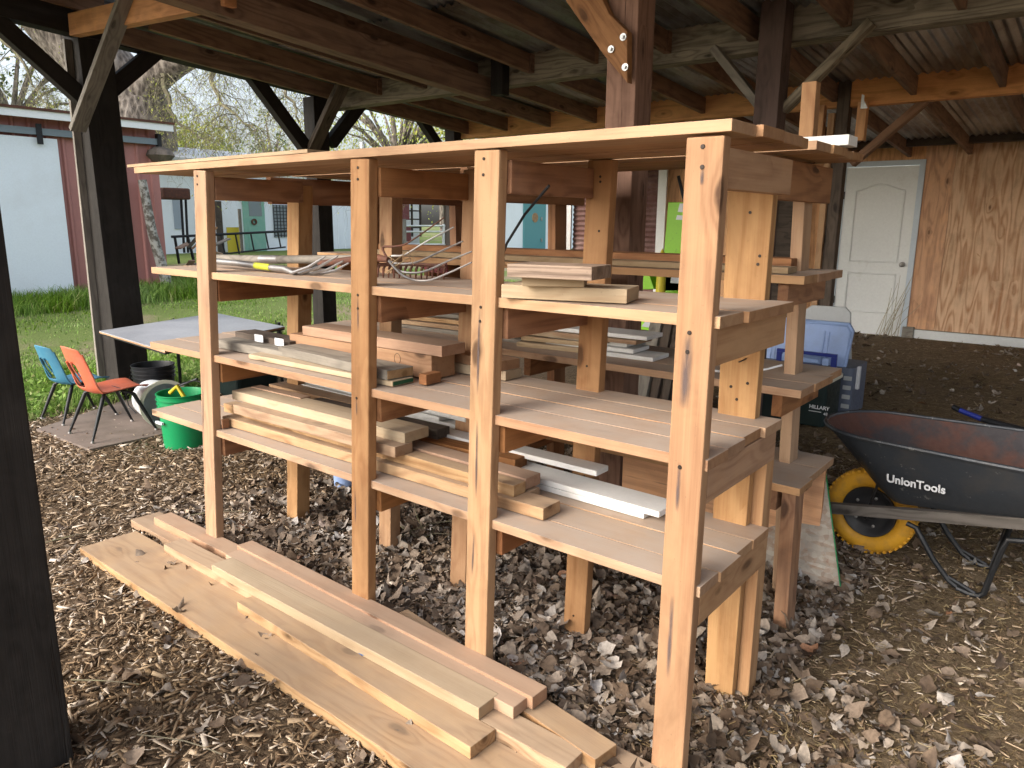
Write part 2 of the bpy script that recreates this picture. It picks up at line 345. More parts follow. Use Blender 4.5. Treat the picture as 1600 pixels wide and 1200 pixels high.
# ------------------------------------------------------------- ground
def ground_mat():
    m, t, b = nodes('mulch dirt and grass ground'); g = G(t); co = g.coord(); x, y, z = g.sep(co)
    n1 = g.noise(co, 55, 6, .75); n2 = g.noise(co, 1.4, 5, .6); n3 = g.noise(co, 14, 5, .7)
    chips = g.ramp(n1, [(.25, (.045, .03, .019)), (.48, (.13, .09, .056)), (.62, (.25, .18, .112)), (.8, (.38, .29, .205))])
    dirt = g.ramp(g.math('ADD', g.math('MULTIPLY', n1, .6), g.math('MULTIPLY', n3, .4)), [(.3, (.08, .055, .034)), (.5, (.21, .152, .092)), (.7, (.40, .31, .195))])
    grass = g.ramp(n1, [(.3, (.055, .085, .02)), (.55, (.15, .20, .055)), (.75, (.28, .30, .12))])
    patch = g.ramp(n1, [(.3, (.15, .11, .07)), (.7, (.36, .29, .2))])
    wob = g.math('MULTIPLY', g.math('SUBTRACT', n2, .5), 1.6)
    fd = g.rng(g.math('ADD', g.math('ADD', x, g.math('MULTIPLY', y, .25)), wob), -.6, .5)
    col = g.mix(fd, chips, dirt)
    gr = g.rng(g.math('ADD', x, g.math('MULTIPLY', wob, .5)), -5.1, -5.7)
    gr2 = g.mix(g.math('MULTIPLY', g.rng(g.noise(co, .55, 4, .6), .50, .62), .8), grass, patch)
    col = g.mix(gr, col, gr2)
    t.links.new(col, b.inputs['Base Color']); b.inputs['Roughness'].default_value = .9; b.inputs['Specular IOR Level'].default_value = .15
    t.links.new(g.bump(g.math('ADD', n1, g.math('MULTIPLY', n3, 1.)), .9, .02), b.inputs['Normal']); return m
def ground():
    xs = np.concatenate([np.linspace(-140, -22, 14), np.linspace(-20, -7, 40), np.linspace(-6.9, 3, 140), np.linspace(3.2, 12, 16), np.linspace(15, 90, 8)])
    ys = np.concatenate([np.linspace(-60, -4, 10), np.linspace(-3, 4, 100), np.linspace(4.2, 14, 40), np.linspace(15, 160, 16)])
    vs = []
    for yy in ys:
        for xx in xs:
            zz = gz(xx, yy)
            if -7 < xx < 3 and -3 < yy < 4: zz += .008*noise.noise(Vector((xx*6, yy*6, 0)))
            vs.append((xx, yy, zz))
    n = len(xs); fs = [(j*n+i, j*n+i+1, (j+1)*n+i+1, (j+1)*n+i) for j in range(len(ys)-1) for i in range(n-1)]
    me = bpy.data.meshes.new('ground'); me.from_pydata(vs, [], fs); me.materials.append(ground_mat()); me.polygons.foreach_set('use_smooth', [True]*len(fs))
    o = bpy.data.objects.new('ground', me); link(o); tag(o, kind='structure')
ground()

# ------------------------------------------------------------- shed: posts, beams, roof
def zroof(y): return 2.985-.077*y+(.17 if y < 1.22 else 0)          # underside of roof sheets... rafters hang below
ROWS = [-.95, 1.25, 3.3, 5.2]
PG = 'posts carrying the open shed roof'
def post(name, x, y, wd, z1, mat, label, dx=0, z0=None, wy=None):
    z0 = gz(x, y)-.1 if z0 is None else z0
    return tag(board(name, (x, y, z0), (x+dx, y, z1), wd, wy or wd, mat, up=(0, 1, 0), bevel=.006), label, 'post', PG)
fg = on(2, 0, 118, 1190)
post('shed_post', fg[0]-.115, fg[1]-.11, .22, 3.0, W['black'], 'near black post cut off by the left edge of the photo')
p1 = tag(board('shed_post', (-5.50, 1.17, -.1), (-5.60, 1.17, 2.93), .25, .25, W['black'], up=(0, 1, 0), bevel=.006), 'thick black corner post behind the blue and orange chairs', 'post', PG)
tag(board('post_plank', tuple(on(1, 1.03, 161, 590)), tuple(on(1, 1.03, 107, 62)), .03, .075, W['grey'], up=(0, 1, 0)), 'grey weathered plank standing against the left face of the black corner post', 'plank')
post('shed_post', -5.55, 3.23, .17, 2.62, W['black'], 'black post behind the top left corner of the shelf rack')
post('shed_post', -5.50, 5.15, .15, 2.6, W['black'], 'slim black far post where the left beam meets the orange beam')
bp = post('shed_post', -1.10, 1.62, .155, 2.86, W['brown'], 'rough reddish brown post with a bolted brace, behind the shelf rack')
post('shed_post', -1.03, 3.22, .15, 2.78, W['dkb'], 'dark post with two braces right of the brown post', wy=.15)
post('shed_post', -1.16, 5.22, .10, 2.66, W['dark'], 'thin dark two-piece post under the orange beam near the white door')
tag(board('post_trim', (-1.235, 5.18, .1), (-1.235, 5.18, 2.35), .05, .09, W['fir'], up=(0, 1, 0)), 'tan board nailed to the thin dark post near the white door', 'plank')
for sx, lab in ((-1.33, 'left'), (-1.0, 'right')):
    tag(board('hanger_block', (sx, 5.17, 2.12), (sx, 5.17, 2.42), .07, .08, W['obeam'], up=(0, 1, 0)), 'short orange cleat on the %s side of the thin dark post' % lab, 'cleat')
    b = MB(); s_ = 1 if lab == 'right' else -1
    b.prism([(sx, 5.09, 2.36), (sx+s_*.055, 5.09, 2.36), (sx+s_*.02, 5.09, 2.42), (sx+s_*.02, 5.09, 2.46), (sx, 5.09, 2.47)], (0, .004, 0))
    tag(b.build('metal_bracket', M_['galv']), 'small galvanised bracket on the orange beam, %s of the thin dark post' % lab, 'bracket')
BG = 'heavy beams under the shed roof'
def bm(name, a, b, h, th, mat, label, cat='beam', grp=BG, up=(0, 0, 1)):
    return tag(board(name, a, b, th, h, mat, up=up, bevel=.006), label, cat, grp)
bm('roof_beam', (-5.7, 3.42, 2.63), (-1.13, 3.42, 2.63), .22, .14, W['old'], 'grey green weathered beam running left from the dark braced post')
bm('roof_beam', (-1.13, 3.40, 2.66), (4.8, 3.40, 2.66), .24, .14, W['old'], 'grey green weathered beam running right from the dark braced post')
bm('roof_beam', (-5.45, 5.24, 2.5), (-1.2, 5.24, 2.5), .2, .10, W['obeam'], 'orange beam left of the thin dark post near the door')
bm('roof_beam', (-1.13, 5.24, 2.5), (4.8, 5.24, 2.5), .21, .10, W['obeam'], 'orange beam right of the thin dark post near the door')
bm('roof_beam', on(1, 1.0, 116, 40), on(1, 1.0, 360, -12), .15, .08, W['obeam'], 'reddish beam over the black corner post at upper left')
bm('roof_beam', (-3.45, -1.2, 2.83), (-3.45, 3.34, 2.505), .17, .12, W['raft'], 'thick brown beam running back and ending at the weathered beam')
bm('beam_hanger', (-3.27, 3.30, 2.44), (-3.27, 3.30, 2.78), .09, .12, W['black'], 'black upright block at the end of the thick brown beam', 'block', 'upright blocks', up=(0, 1, 0))
bm('eave_beam', (-5.52, -1.3, 3.03), (-5.52, 8.1, 2.40), .19, .14, W['black'], 'black eave beam along the open left side of the shed')
bm('eave_beam', (-1.2, -.95, 2.98), (4.8, -.95, 2.98), .2, .12, W['raft'], 'front eave beam overhead')
bm('eave_beam', (-6.2, -.95, 3.0), (-1.4, -.95, 3.0), .2, .12, W['raft'], 'front eave beam left of the near black post')
bm('purlin', (-5.6, 7.9, 2.38), (4.8, 7.9, 2.38), .16, .09, W['dark'], 'dark green stained beam over the white door', 'beam')
BR = 'diagonal braces of the shed'
def brace(p, q, wd, th, mat, label, up=(0, 1, 0)):
    return tag(board('diagonal_brace', p, q, th, wd, mat, up=up, bevel=.004), label, 'brace', BR)
brace(on(1, .93, 205, -20), on(1, .93, 121, 203), .11, .04, W['grey'], 'grey plank brace crossing in front of the black corner post', up=(0, 1, 0.01))
brace((-5.52, .35, 2.95), (-5.52, 1.1, 2.30), .12, .09, W['black'], 'black brace left of the black corner post')
brace((-5.52, 1.25, 2.42), (-5.52, 1.75, 2.86), .12, .09, W['black'], 'black brace right of the black corner post')
brace((-5.52, 2.45, 2.80), (-5.52, 3.1, 2.10), .12, .09, W['black'], 'black brace left of the second black post')
brace((-4.95, 3.12, 2.72), (-5.52, 3.12, 2.08), .13, .05, W['dark'], 'brown plank brace leaning off the second black post')
brace((-5.50, 3.35, 2.2), (-5.50, 3.75, 2.62), .12, .09, W['black'], 'black brace right of the second black post')
brace((-5.50, 4.55, 2.62), (-5.50, 5.05, 2.15), .10, .08, W['black'], 'black brace left of the far slim post')
brace((-1.45, 3.28, 2.56), (-1.05, 3.28, 2.10), .09, .05, W['grey'], 'paint stained brace left of the dark braced post')
brace((-.50, 3.28, 2.58), (-.97, 3.28, 2.14), .09, .05, W['old'], 'greenish brace right of the dark braced post')
brace((-.55, 5.3, 2.43), (-1.08, 5.3, 1.95), .10, .06, W['raft'], 'brown brace right of the thin dark post')
# bolted brace on the brown post
t_ = thing('bolted_brace', 'orange brown brace with three square bolts on the brown post', 'brace', (-1.1, 1.5, 2.1))
yb = 1.515
poly = [on(1, yb, *q) for q in ((868, -30), (925, -50), (960, 25), (988, 52), (988, 132), (951, 88))]
MB().prism([(p[0], yb, p[2]) for p in poly], (0, -.045, 0)).build('plank', W['brace'], t_, bevel=.004, M=frame((-1.5, yb, 2.6), (-1.0, yb, 2.0), (0, 1, 0)))
for q in ((974, 58), (955, 77), (977, 105)):
    c = on(1, yb-.05, *q); b = MB()
    b.lathe([(0, 0), (.016, 0), (.016, .004), (0, .004)], 16, Matrix.Translation(c) @ Matrix.Rotation(R(90), 4, 'X'))
    b.lathe([(0, 0), (.010, 0), (.010, .014), (0, .014)], 4, Matrix.Translation(c) @ Matrix.Rotation(R(90), 4, 'X') @ Matrix.Rotation(R(25), 4, 'Z'))
    b.build('bolt', M_['galv'], t_)
brace((-1.52, 1.72, 2.72), (-1.12, 1.72, 2.32), .10, .05, W['raft'], 'brown brace behind the bolted brace at the top of the brown post')
# rafters
RG = 'rafters under the corrugated roof'
ORD = ['', 'first', 'second', 'third', 'fourth', 'fifth', 'sixth', 'seventh', 'eighth', 'ninth', 'tenth', 'eleventh', 'twelfth', 'thirteenth', 'fourteenth', 'fifteenth', 'sixteenth', 'seventeenth', 'eighteenth', 'nineteenth', 'twentieth']
x = -5.37; k = 0
while x < 4.7:
    k += 1
    for (y0, y1) in ((-1.35, 1.21), (1.23, 3.55), (3.3, 8.2)):
        dx = .045 if y0 > 0 else 0
        o = board('rafter', (x+dx, y0, zroof(y0)-.075), (x+dx+random.uniform(-.02, .02), y1, zroof(y1)-.075), .042, .135, W['raft'], bevel=.003)
        sp = 'nearest' if y0 < 0 else 'middle' if y0 < 2 else 'farthest'
        tag(o, '%s span rafter, %s from the left eave, brown stained wood under the roof' % (sp, ORD[k]), 'rafter', RG)
    for yb_, h_, mt in ((3.42, .10, 'old'), (5.24, .09, 'raft'), (1.25, .08, 'raft')):
        if random.random() < (.85 if yb_ > 2 else .0):
            o = board('blocking', (x+.05, yb_+.02, zroof(yb_)-.055), (x+.55, yb_+.02, zroof(yb_)-.055), .035, h_, W[random.choice(['obeam', 'raft', mt])], bevel=.003)
            tag(o, 'short blocking board over the %s beam, %s rafter gap from the left' % ({3.42: 'weathered', 5.24: 'orange', 1.25: 'reddish'}[yb_], ORD[k]), 'blocking', 'blocking boards between rafters')
    x += .585
# corrugated roof
def corr(name, x0, x1, y0, y1, zf, per, amp, mat, label, step=.011):
    xs = np.arange(x0, x1, step); vs = []
    for yy in (y0, y1):
        for xx in xs: vs.append((xx, yy, zf(yy)+amp*math.sin(2*math.pi*xx/per)))
    n = len(xs); fs = [(i, i+1, n+i+1, n+i) for i in range(n-1)]
    return tag(MB().add(vs, fs).build(name, mat, smooth=True), label, 'roof')
corr('corrugated_roof', -5.95, 4.95, -1.45, 1.35, lambda y: 3.155-.077*y+.012, .068, .010, M_['roof'], 'nearest raised course of grey corrugated roof sheets over the front rack')
corr('corrugated_roof', -5.95, 4.95, 1.22, 2.4, lambda y: 2.985-.077*y+.030, .068, .010, M_['roof'], 'front course of grey corrugated roof sheets over the shed')
corr('corrugated_roof', -5.95, 4.95, 2.25, 5.5, lambda y: zroof(y)+.012, .068, .010, M_['roof'], 'middle course of grey corrugated roof sheets over the shed')
corr('corrugated_roof', -5.95, 4.95, 5.35, 8.6, lambda y: zroof(y)-.004, .068, .010, M_['roof'], 'back course of grey corrugated roof sheets over the shed')

# ------------------------------------------------------------- back wall with door
YW = 8.2
def rect(m, x0, x1, y0, y1, z0, z1, mi=0): return m.box((x0, y0, z0), (x1, y1, z1), mi)
t_ = thing('plywood_wall', 'weathered orange plywood wall with the white door', 'wall', (0, YW, 0))
dl, dr, dz1 = -1.93, -1.10, 2.13
for (a, b_, z0, z1) in ((-3.05, dl-.02, .1, 2.45), (dr+.02, -.78, .26, 2.45), (-.776, .36, .26, 2.45), (.364, 1.34, .26, 2.45), (1.344, 2.56, .26, 2.45), (2.564, 4.8, .26, 2.45), (dl-.02, dr+.02, dz1+.02, 2.45)):
    rect(MB(), a, b_, YW, YW+.03, z0, z1).build('panel', W['plyw' if a > -.8 else 'ply'], t_)
rect(MB(), dr+.12, 4.8, YW-.03, YW-.002, .14, .25).build('kick_flashing', M_['galv'], t_)
rect(MB(), dr+.13, 4.8, YW-.04, YW-.031, .20, .215).build('flashing_lip', M_['galv'], t_)
rect(MB(), dr+.0, dr+.12, YW-.06, YW-.004, .06, .28).build('stone_block', W['grey'], t_)
d_ = thing('white_door', 'white two panel arched door in the plywood wall', 'door', ((dl+dr)/2, YW, .15))
m = MB(); fy0, fy1 = YW-.03, YW-.004
rect(m, dl-.035, dl+.025, fy0, fy1, .13, dz1+.05); rect(m, dr-.025, dr+.035, fy0, fy1, .13, dz1+.05); rect(m, dl+.025, dr-.025, fy0, fy1, dz1-.01, dz1+.05)
m.build('frame', paint('blue white door frame', (.62, .70, .78), .5), d_, bevel=.003)
rect(MB(), dl+.027, dr-.027, YW-.014, YW+.02, .15, dz1-.013).build('leaf', M_['whitedoor'], d_)
def ring(m, pts, wdt, y, dep):
    n = len(pts)
    for i in range(n):
        a = Vector((pts[i][0], y, pts[i][1])); b_ = Vector((pts[(i+1) % n][0], y, pts[(i+1) % n][1])); ex = (b_-a).normalized()*wdt*.4
        m.beam(a-ex, b_+ex, dep, wdt, up=(0, 1, 0.0))
xl, xr = dl+.15, dr-.15
arch = [(xl, 1.02), (xr, 1.02), (xr, 1.84)]+[(xr-(xr-xl)*i/10, 1.84+.075*math.sin(math.pi*i/10)**1.5) for i in range(1, 10)]+[(xl, 1.84)]
m = MB()
for pts in (arch, [(xl, .42), (xr, .42), (xr, .88), (xl, .88)]):
    n = len(pts)
    for i in range(n):
        a = Vector((pts[i][0], YW-.017, pts[i][1])); b_ = Vector((pts[(i+1) % n][0], YW-.017, pts[(i+1) % n][1])); m.tube([a, b_], .012, 6)
m.build('panel_moulding', M_['whitedoor'], d_, smooth=True)
MB().lathe([(0, 0), (.03, 0), (.03, .008), (.012, .012), (.012, .03), (.026, .045), (.028, .058), (.018, .07), (0, .073)], 20, Matrix.Translation((dr-.085, YW-.014, 1.0)) @ Matrix.Rotation(R(90), 4, 'X')).build('knob', M_['steel'], d_, smooth=True)
for z in (.5, 1.75): rect(MB(), dl+.018, dl+.03, YW-.04, YW-.031, z, z+.09).build('hinge', M_['darkmetal'], d_)
rect(MB(), dl-.03, dr+.03, YW-.12, YW-.03, .05, .13).build('sill', W['dark'], d_)
# panels left of it
def panel(name, px0, px1, y, z0, z1, mat, label, cat, th=.03, ref=380):
    a = on(1, y, px0, ref)[0]; b_ = on(1, y, px1, ref)[0]
    return tag(MB().box((a, y, z0), (b_, y+th, z1)).build(name, mat), label, cat)
def rustwall(px0, px1, y, label):
    a = on(1, y, px0, 380)[0]; b_ = on(1, y, px1, 380)[0]; zs = np.arange(.1, 2.4, .012)
    vs = [(xx, y+.012*math.sin(zz*2*math.pi/.072), zz) for xx in (a, b_) for zz in zs]; n = len(zs)
    tag(MB().add(vs, [(i, i+1, n+i+1, n+i) for i in range(n-1)]).build('rusty_siding', M_['rustsheet'], smooth=True), label, 'siding')
rustwall(895, 922, 8.0, 'narrow strip of rusty brown corrugated siding left of the brown post')
rustwall(990, 1026, 8.0, 'rusty brown corrugated siding right of the brown post')
panel('white_jamb', 1024, 1037, 7.95, .1, 2.4, W['white'], 'peeling white board beside the rusty siding', 'board')
panel('steel_stud', 881, 891, 7.9, .1, 1.95, M_['steel'], 'bluish steel stud seen through the top bay of the rack', 'stud')
panel('plywood_sheet', 1037, 1215, 8.15, .1, 2.4, W['ply'], 'orange plywood panel behind the lime green machine', 'panel')
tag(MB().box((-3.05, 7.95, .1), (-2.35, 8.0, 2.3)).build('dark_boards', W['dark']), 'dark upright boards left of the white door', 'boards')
tag(board('stud', (-2.72, 7.85, .1), (-2.72, 7.85, 2.2), .04, .09, W['fir'], up=(0, 1, 0)), 'tan stud standing left of the white door', 'stud')
# dead stalks by the door
t_ = MB(); c0 = on(2, .14, 1383, 527)
for i in range(16):
    a = Vector(c0)+Vector((random.uniform(-.12, .14), random.uniform(-.1, .1), 0)); h = random.uniform(.35, .75); l = random.uniform(.0, .3)
    t_.tube([a, a+Vector((l*.4, 0, h*.5)), a+Vector((l, 0, h))], [.004, .003, .0015], 4)
tag(t_.build('dead_stalks', islandmat('dry stalk', [(0, (.35, .3, .2)), (1, (.5, .45, .32))])), 'clump of dry grey stalks growing in front of the white door', 'plant')

# ------------------------------------------------------------- shelf racks
def hole(m, c, r_, nrm_axis='y'):
    m.lathe([(0, 0), (r_, 0), (r_*.9, .0015), (0, .0015)], 10, Matrix.Translation(c) @ Matrix.Rotation(R(90), 4, 'X'))
NAIL = paint('dark nail head', (.035, .025, .02), .5, metal=.5)
def stain_mat():
    m, t, b = nodes('iron stain'); g = G(t); x, y, z = g.sep(g.coord('Generated')); n = g.noise(g.vmath('MULTIPLY', g.coord(), (90, 1, 9)), 1., 3, .6)
    ex = g.math('MULTIPLY', g.math('SUBTRACT', 1., g.math('ABSOLUTE', g.math('MULTIPLY', g.math('SUBTRACT', x, .5), 2.))), g.math('MULTIPLY', z, g.math('SUBTRACT', 1., z)))
    a = g.math('MULTIPLY', g.rng(g.math('MULTIPLY', ex, g.rng(n, .3, .6, .2, 1.3)), .0, .20), .72, clamp=True)
    b.inputs['Base Color'].default_value = (.10, .075, .075, 1); b.inputs['Roughness'].default_value = .8; t.links.new(a, b.inputs['Alpha']); return m
STAIN = stain_mat()
def nails(parent, pts, y, r_=.0045):
    for (px_, py_) in pts:
        c = on(1, y-.001, px_, py_); m = MB(); hole(m, c, r_); m.build('nail', NAIL, parent)
def stain(parent, px_, py0, py1, wdt, y, curve=0):
    a = on(1, y-.0012, px_, py0); b_ = on(1, y-.0012, px_+curve, py1); m = MB()
    m.add([(b_[0]-wdt/2, a[1], b_[2]), (b_[0]+wdt/2, a[1], b_[2]), (a[0]+wdt/2, a[1], a[2]), (a[0]-wdt/2, a[1], a[2])], [(0, 1, 2, 3)]); m.build('iron_stain', STAIN, parent)
def shelfmesh(x0, x1, planks, y0, z, th, parent, jag=.012, name='shelf', mat='shelf'):
    F = frame((x0, y0, z), (x1, y0, z)); m = MB(); y = y0
    for wd in planks:
        a = x0+random.uniform(-jag, jag); b_ = x1+random.uniform(-jag, jag); dz = random.uniform(-.0015, .0015)
        m.box((a, y+.0012, z-th+dz), (b_, y+wd-.0012, z+dz)); y += wd
    return m.build(name, W[mat], parent, M=F, bevel=.002)
rack = thing('shelf_rack', 'front tan wooden shelf rack with four shelves and loose lumber', 'shelf', (0, 0, 0))
FP = [((-.020, -.012), (0.0, 0)), None]
fposts = []
for (xt, xb, ztop) in ((.0445, .0400, 1.636), (-.5815, -.633, 1.640), (-1.103, -1.188, 1.640), (-2.052, -2.196, 1.638)):
    xb0 = xb-(xt-xb)*.03
    fposts.append(board('post', (xb0, .019, -.03), (xt, .019, ztop), .089, .038, W['post'], rack, up=(0, 1, 0), bevel=.005))
nails(fposts[0], ((1098, 229), (1097, 261), (1077, 520), (1074, 550), (1062, 730)), 0, .0055)
stain(fposts[0], 1076, 515, 640, .030, 0, -8); stain(fposts[0], 1062, 722, 800, .012, 0, -5); stain(fposts[0], 1051, 930, 1060, .013, 0, -8); stain(fposts[0], 1097, 262, 290, .010, 0)
nails(fposts[1], ((756, 248), (755, 273), (751, 480), (750, 502)), 0)
stain(fposts[1], 750, 478, 620, .008, 0, -5); stain(fposts[1], 746, 655, 780, .008, 0, -3); stain(fposts[1], 741, 833, 900, .006, 0, -4)
nails(fposts[2], ((559, 262), (559, 280), (559, 461), (559, 482), (557, 622)), 0)
stain(fposts[2], 559, 460, 520, .006, 0); stain(fposts[2], 557, 620, 650, .006, 0); stain(fposts[2], 555, 762, 820, .006, 0)
nails(fposts[3], ((308, 275), (308, 288)), 0); stain(fposts[3], 317, 570, 700, .008, 0)
# rear posts
def hex_post(xl0, xr0, xl1, xr1, y, dy, z1, parent, mat='post', z0=-.03, lean=0):
    m = MB(); m.hexa([(xl0, y, z0), (xr0, y, z0), (xr0, y+dy, z0), (xl0, y+dy, z0), (xl1, y+lean, z1), (xr1, y+lean, z1), (xr1, y+lean+dy, z1), (xl1, y+lean+dy, z1)])
    return m.build('post', W[mat], parent, M=frame(((xl0+xr0)/2, y, z0), ((xl1+xr1)/2, y, z1), (0, 1, 0)), bevel=.003)
RY = .452
rp4 = hex_post(-.055, .034, -.088, .040, RY, .038, 1.56, rack)
nails(rp4, ((1160, 290), (1183, 292), (1187, 400), (1184, 413), (1172, 332), (1142, 604), (1168, 599), (1151, 624)), RY, .0045)
MB().tube([on(1, RY-.002, 1166, 560), on(1, RY-.012, 1161, 563), on(1, RY-.02, 1154, 566)], .002, 6).build('bent_nail', NAIL, rp4)
hex_post(.036, .074, .034, .072, RY+.03, .06, .86, rack, 'fir')
rp3 = hex_post(-.604, -.515, -.553, -.464, RY, .038, 1.64, rack)
nails(rp3, ((938, 276), (938, 284), (936, 361), (917, 572), (913, 744), (896, 962)), RY, .004)
hex_post(-1.168, -1.085, -1.078, -.995, RY, .045, 1.63, rack)
hex_post(-1.66, -1.585, -1.585, -1.51, RY+.055, .06, 1.63, rack)
hex_post(-2.285, -2.20, -2.13, -2.045, RY, .075, 1.60, rack)
# cross bars along Y under each shelf, right-hand side of each frame
for (xt, xb) in ((.068, .068), (-.545, -.585), (-1.07, -1.14), (-2.03, -2.15)):
    for z in (1.645, 1.245, .905, .58):
        xx = xt+(xb-xt)*(1.64-z)/1.64+.0; h = .089
        y0, y1 = .039, (.45 if z > 1.6 else .50)
        board('cross_bar', (xx, y0, z-.031-h/2), (xx, y1, z-.031-h/2), .036, h, W['fir' if xt > 0 else 'red'], rack, bevel=.003)
# shelves
PL = [.089, .089, .14, .145]
th = .028
def lev(x0, x1, z, planks): return shelfmesh(x0, x1, planks, .012, z, th, rack)
lev(-2.53, .102, 1.245, [.14, .135, .19]); lev(-2.62, .086, .905, [.125, .115, .125, .13]); lev(-2.66, .090, .58, [.11, .135, .11, .12])
top = shelfmesh(-2.58, .115, [.14, .14, .135, .085], -.008, 1.668, .026, rack)
m = MB(); m.box((-2.62, -.01, 1.6685), (-1.35, .11, 1.680)); tag(m.build('loose_slat', W['pine'], M=frame((-2.6, .05, 1.67), (-1.35, .05, 1.67))), 'thin pale slat lying on the top shelf along its front edge', 'slat')
# rear rack
rack2 = thing('shelf_rack', 'rear tan wooden shelf rack standing behind the front rack', 'shelf', (0, .95, 0))
Y2 = .93
for (xb, xt) in ((-.085, -.135), (-1.19, -1.215), (-1.78, -1.82), (-2.42, -2.47)):
    board('post', (xb, 1.225, -.02), (xt, 1.225, 1.62), .042, .089, W['post' if xb > -.1 else 'red'], rack2, up=(0, 1, 0), bevel=.003)
    for z in (1.68, 1.285, .905, .565):
        xx = xb+(xt-xb)*z/1.64+.041; hb = .08 if z < 1.5 else .125; board('cross_bar', (xx, .95 if z < 1.5 else (.78 if xt > -.2 else .56), z-.029-hb/2), (xx, 1.36, z-.029-hb/2), .036, hb, W['red'], rack2, bevel=.003)
board('post', (.005, 1.0, -.03), (-.005, 1.0, .53), .05, .09, W['red'], rack2, up=(0, 1, 0), bevel=.004)
board('post', (-.125, 1.2, 1.66), (-.13, 1.2, 1.93), .05, .05, W['post'], rack2, up=(0, 1, 0), bevel=.004)
for z, x1, pl in ((1.285, .0, [.14, .15, .16]), (.905, .012, [.14, .21, .17]), (.565, .035, [.14, .14, .17])):
    shelfmesh(-2.55, x1, pl, Y2-.01, z, .028, rack2)
shelfmesh(-2.50, .05, [.14, .15, .14, .13], .74, 1.69, .026, rack2)

# ------------------------------------------------------------- loose lumber
def lum(name, L, Rr, ztop, wd, th, mat, label, grp=None, cat='board', ext=0, extl=0, warp=0, bevel=.003):
    """top front edge seen from pixel L to pixel Rr, resting with its top at ztop"""
    a = on(2, ztop, *L); b_ = on(2, ztop, *Rr); d = (b_-a).normalized(); a = a-d*extl; b_ = b_+d*ext
    n = Vector((-d[1], d[0], 0))
    if n[1] < 0: n = -n
    o = board(name, a+n*wd/2-Vector((0, 0, th/2)), b_+n*wd/2-Vector((0, 0, th/2)), wd, th, W[mat], bevel=bevel, warp=warp)
    return tag(o, label, cat, grp)
G1 = 'lumber piled on the ground in front of the rack'
lum('plank', (125, 855), (640, 1200), .042, .245, .038, 'lum', 'widest dusty plank lying on the mulch, nearest the left foreground', G1, ext=.5, warp=.004)
lum('plank', (204, 812), (905, 1200), .042, .14, .038, 'lum', 'bottom plank between the widest plank and the rack posts', G1, ext=.45)
lum('plank', (240, 808), (600, 990), .080, .085, .038, 'pink', 'board against the left rack post at the far end of the ground pile', G1, ext=.35)
lum('stud', (255, 850), (885, 1198), .080, .089, .038, 'lum', 'long stud on the ground pile whose near end reaches the bottom of the photo', G1, warp=.004)
lum('stud', (700, 1030), (930, 1187), .081, .089, .038, 'lum', 'rightmost low stud of the ground pile, cut end beside the leaves', G1, extl=.35)
lum('stud', (370, 940), (735, 1168), .081, .10, .038, 'lum', 'knotty stud with a blue scrap, lying on the widest plank', G1)
lum('stud', (330, 882), (748, 1107), .120, .089, .038, 'pine', 'pale fresh stud with a grey end lying on top of the ground pile', G1)
lum('stud', (352, 866), (802, 1106), .119, .075, .037, 'pink', 'stud wedged between the pale stud and the uppermost stud', G1)
lum('stud', (370, 852), (832, 1090), .128, .07, .040, 'pink', 'uppermost pinkish stud of the ground pile, against the rack posts', G1)
m = MB(); c = on(2, .087, 567, 1022); m.add([c+Vector(p) for p in ((-.016, -.006, 0), (.010, -.013, .004), (.016, .005, .001), (-.003, .009, .005))], [(0, 1, 2, 3)]); tag(m.build('plastic_scrap', M_['bluerag']), 'tiny blue plastic scrap on the knotty stud', 'scrap')
G4 = 'lumber on the lowest shelf of the front rack'; Z4 = .583
s = .038
lum('stud', (347, 650), (849, 795), Z4+s, .089, s, 'lum', 'striped stud lying lowest and nearest the edge on the lowest shelf', G4)
lum('stud', (560, 690), (820, 771), Z4+s, .075, s, 'lum', 'short ended stud just behind the striped stud on the lowest shelf', G4)
lum('stud', (349, 630), (803, 759), Z4+2*s, .06, s, 'lum', 'stud resting directly on the striped stud, lowest shelf', G4)
lum('stud', (400, 630), (822, 748), Z4+2.1*s, .075, s, 'pink', 'stud behind it in the second layer with a cracked end, lowest shelf', G4)
lum('stud', (364, 632), (617, 699), Z4+3*s, .085, s, 'lum', 'third layer stud under the pale yellow stud, lowest shelf', G4)
lum('stud', (362, 610), (632, 677), Z4+4*s, .12, s, 'pine', 'pale yellow stud on top of the lowest shelf pile', G4)
lum('stud', (480, 625), (683, 672), Z4+3*s, .07, s, 'dark', 'brown stud with a dark wet end beside the pale yellow stud', G4)
lum('stud', (560, 665), (805, 719), Z4+2*s, .075, s, 'red', 'orange stud with a white tag on its dark end, lowest shelf', G4)
lum('stud', (392, 604), (470, 622), Z4+4*s+.004, .05, s, 'pink', 'short pinkish stud end behind the pale yellow stud on the lowest shelf', G4)
lum('stud', (420, 600), (560, 634), Z4+3*s, .09, s, 'lum', 'short stud at the back of the pile in the left bay, lowest shelf', G4)
c = on(2, Z4+1.4*s, 812, 730); m = MB(); m.add([c+Vector(p) for p in ((0, 0, -.008), (.0, .03, -.008), (0, .03, .008), (0, 0, .008))], [(0, 1, 2, 3)])
GW = 'white primed trim boards on the lowest shelf'
lum('trim_board', (640, 700), (1006, 802), Z4+.019, .10, .019, 'white', 'lowest white trim board, end bare wood, nearest the edge', GW)
lum('trim_board', (640, 690), (1030, 800), Z4+.040, .115, .019, 'white', 'wide white trim board whose end reaches the near post', GW)
lum('trim_board', (600, 655), (932, 736), Z4+.085, .075, .019, 'white', 'white trim board lying high across the pile in the right bay', GW)
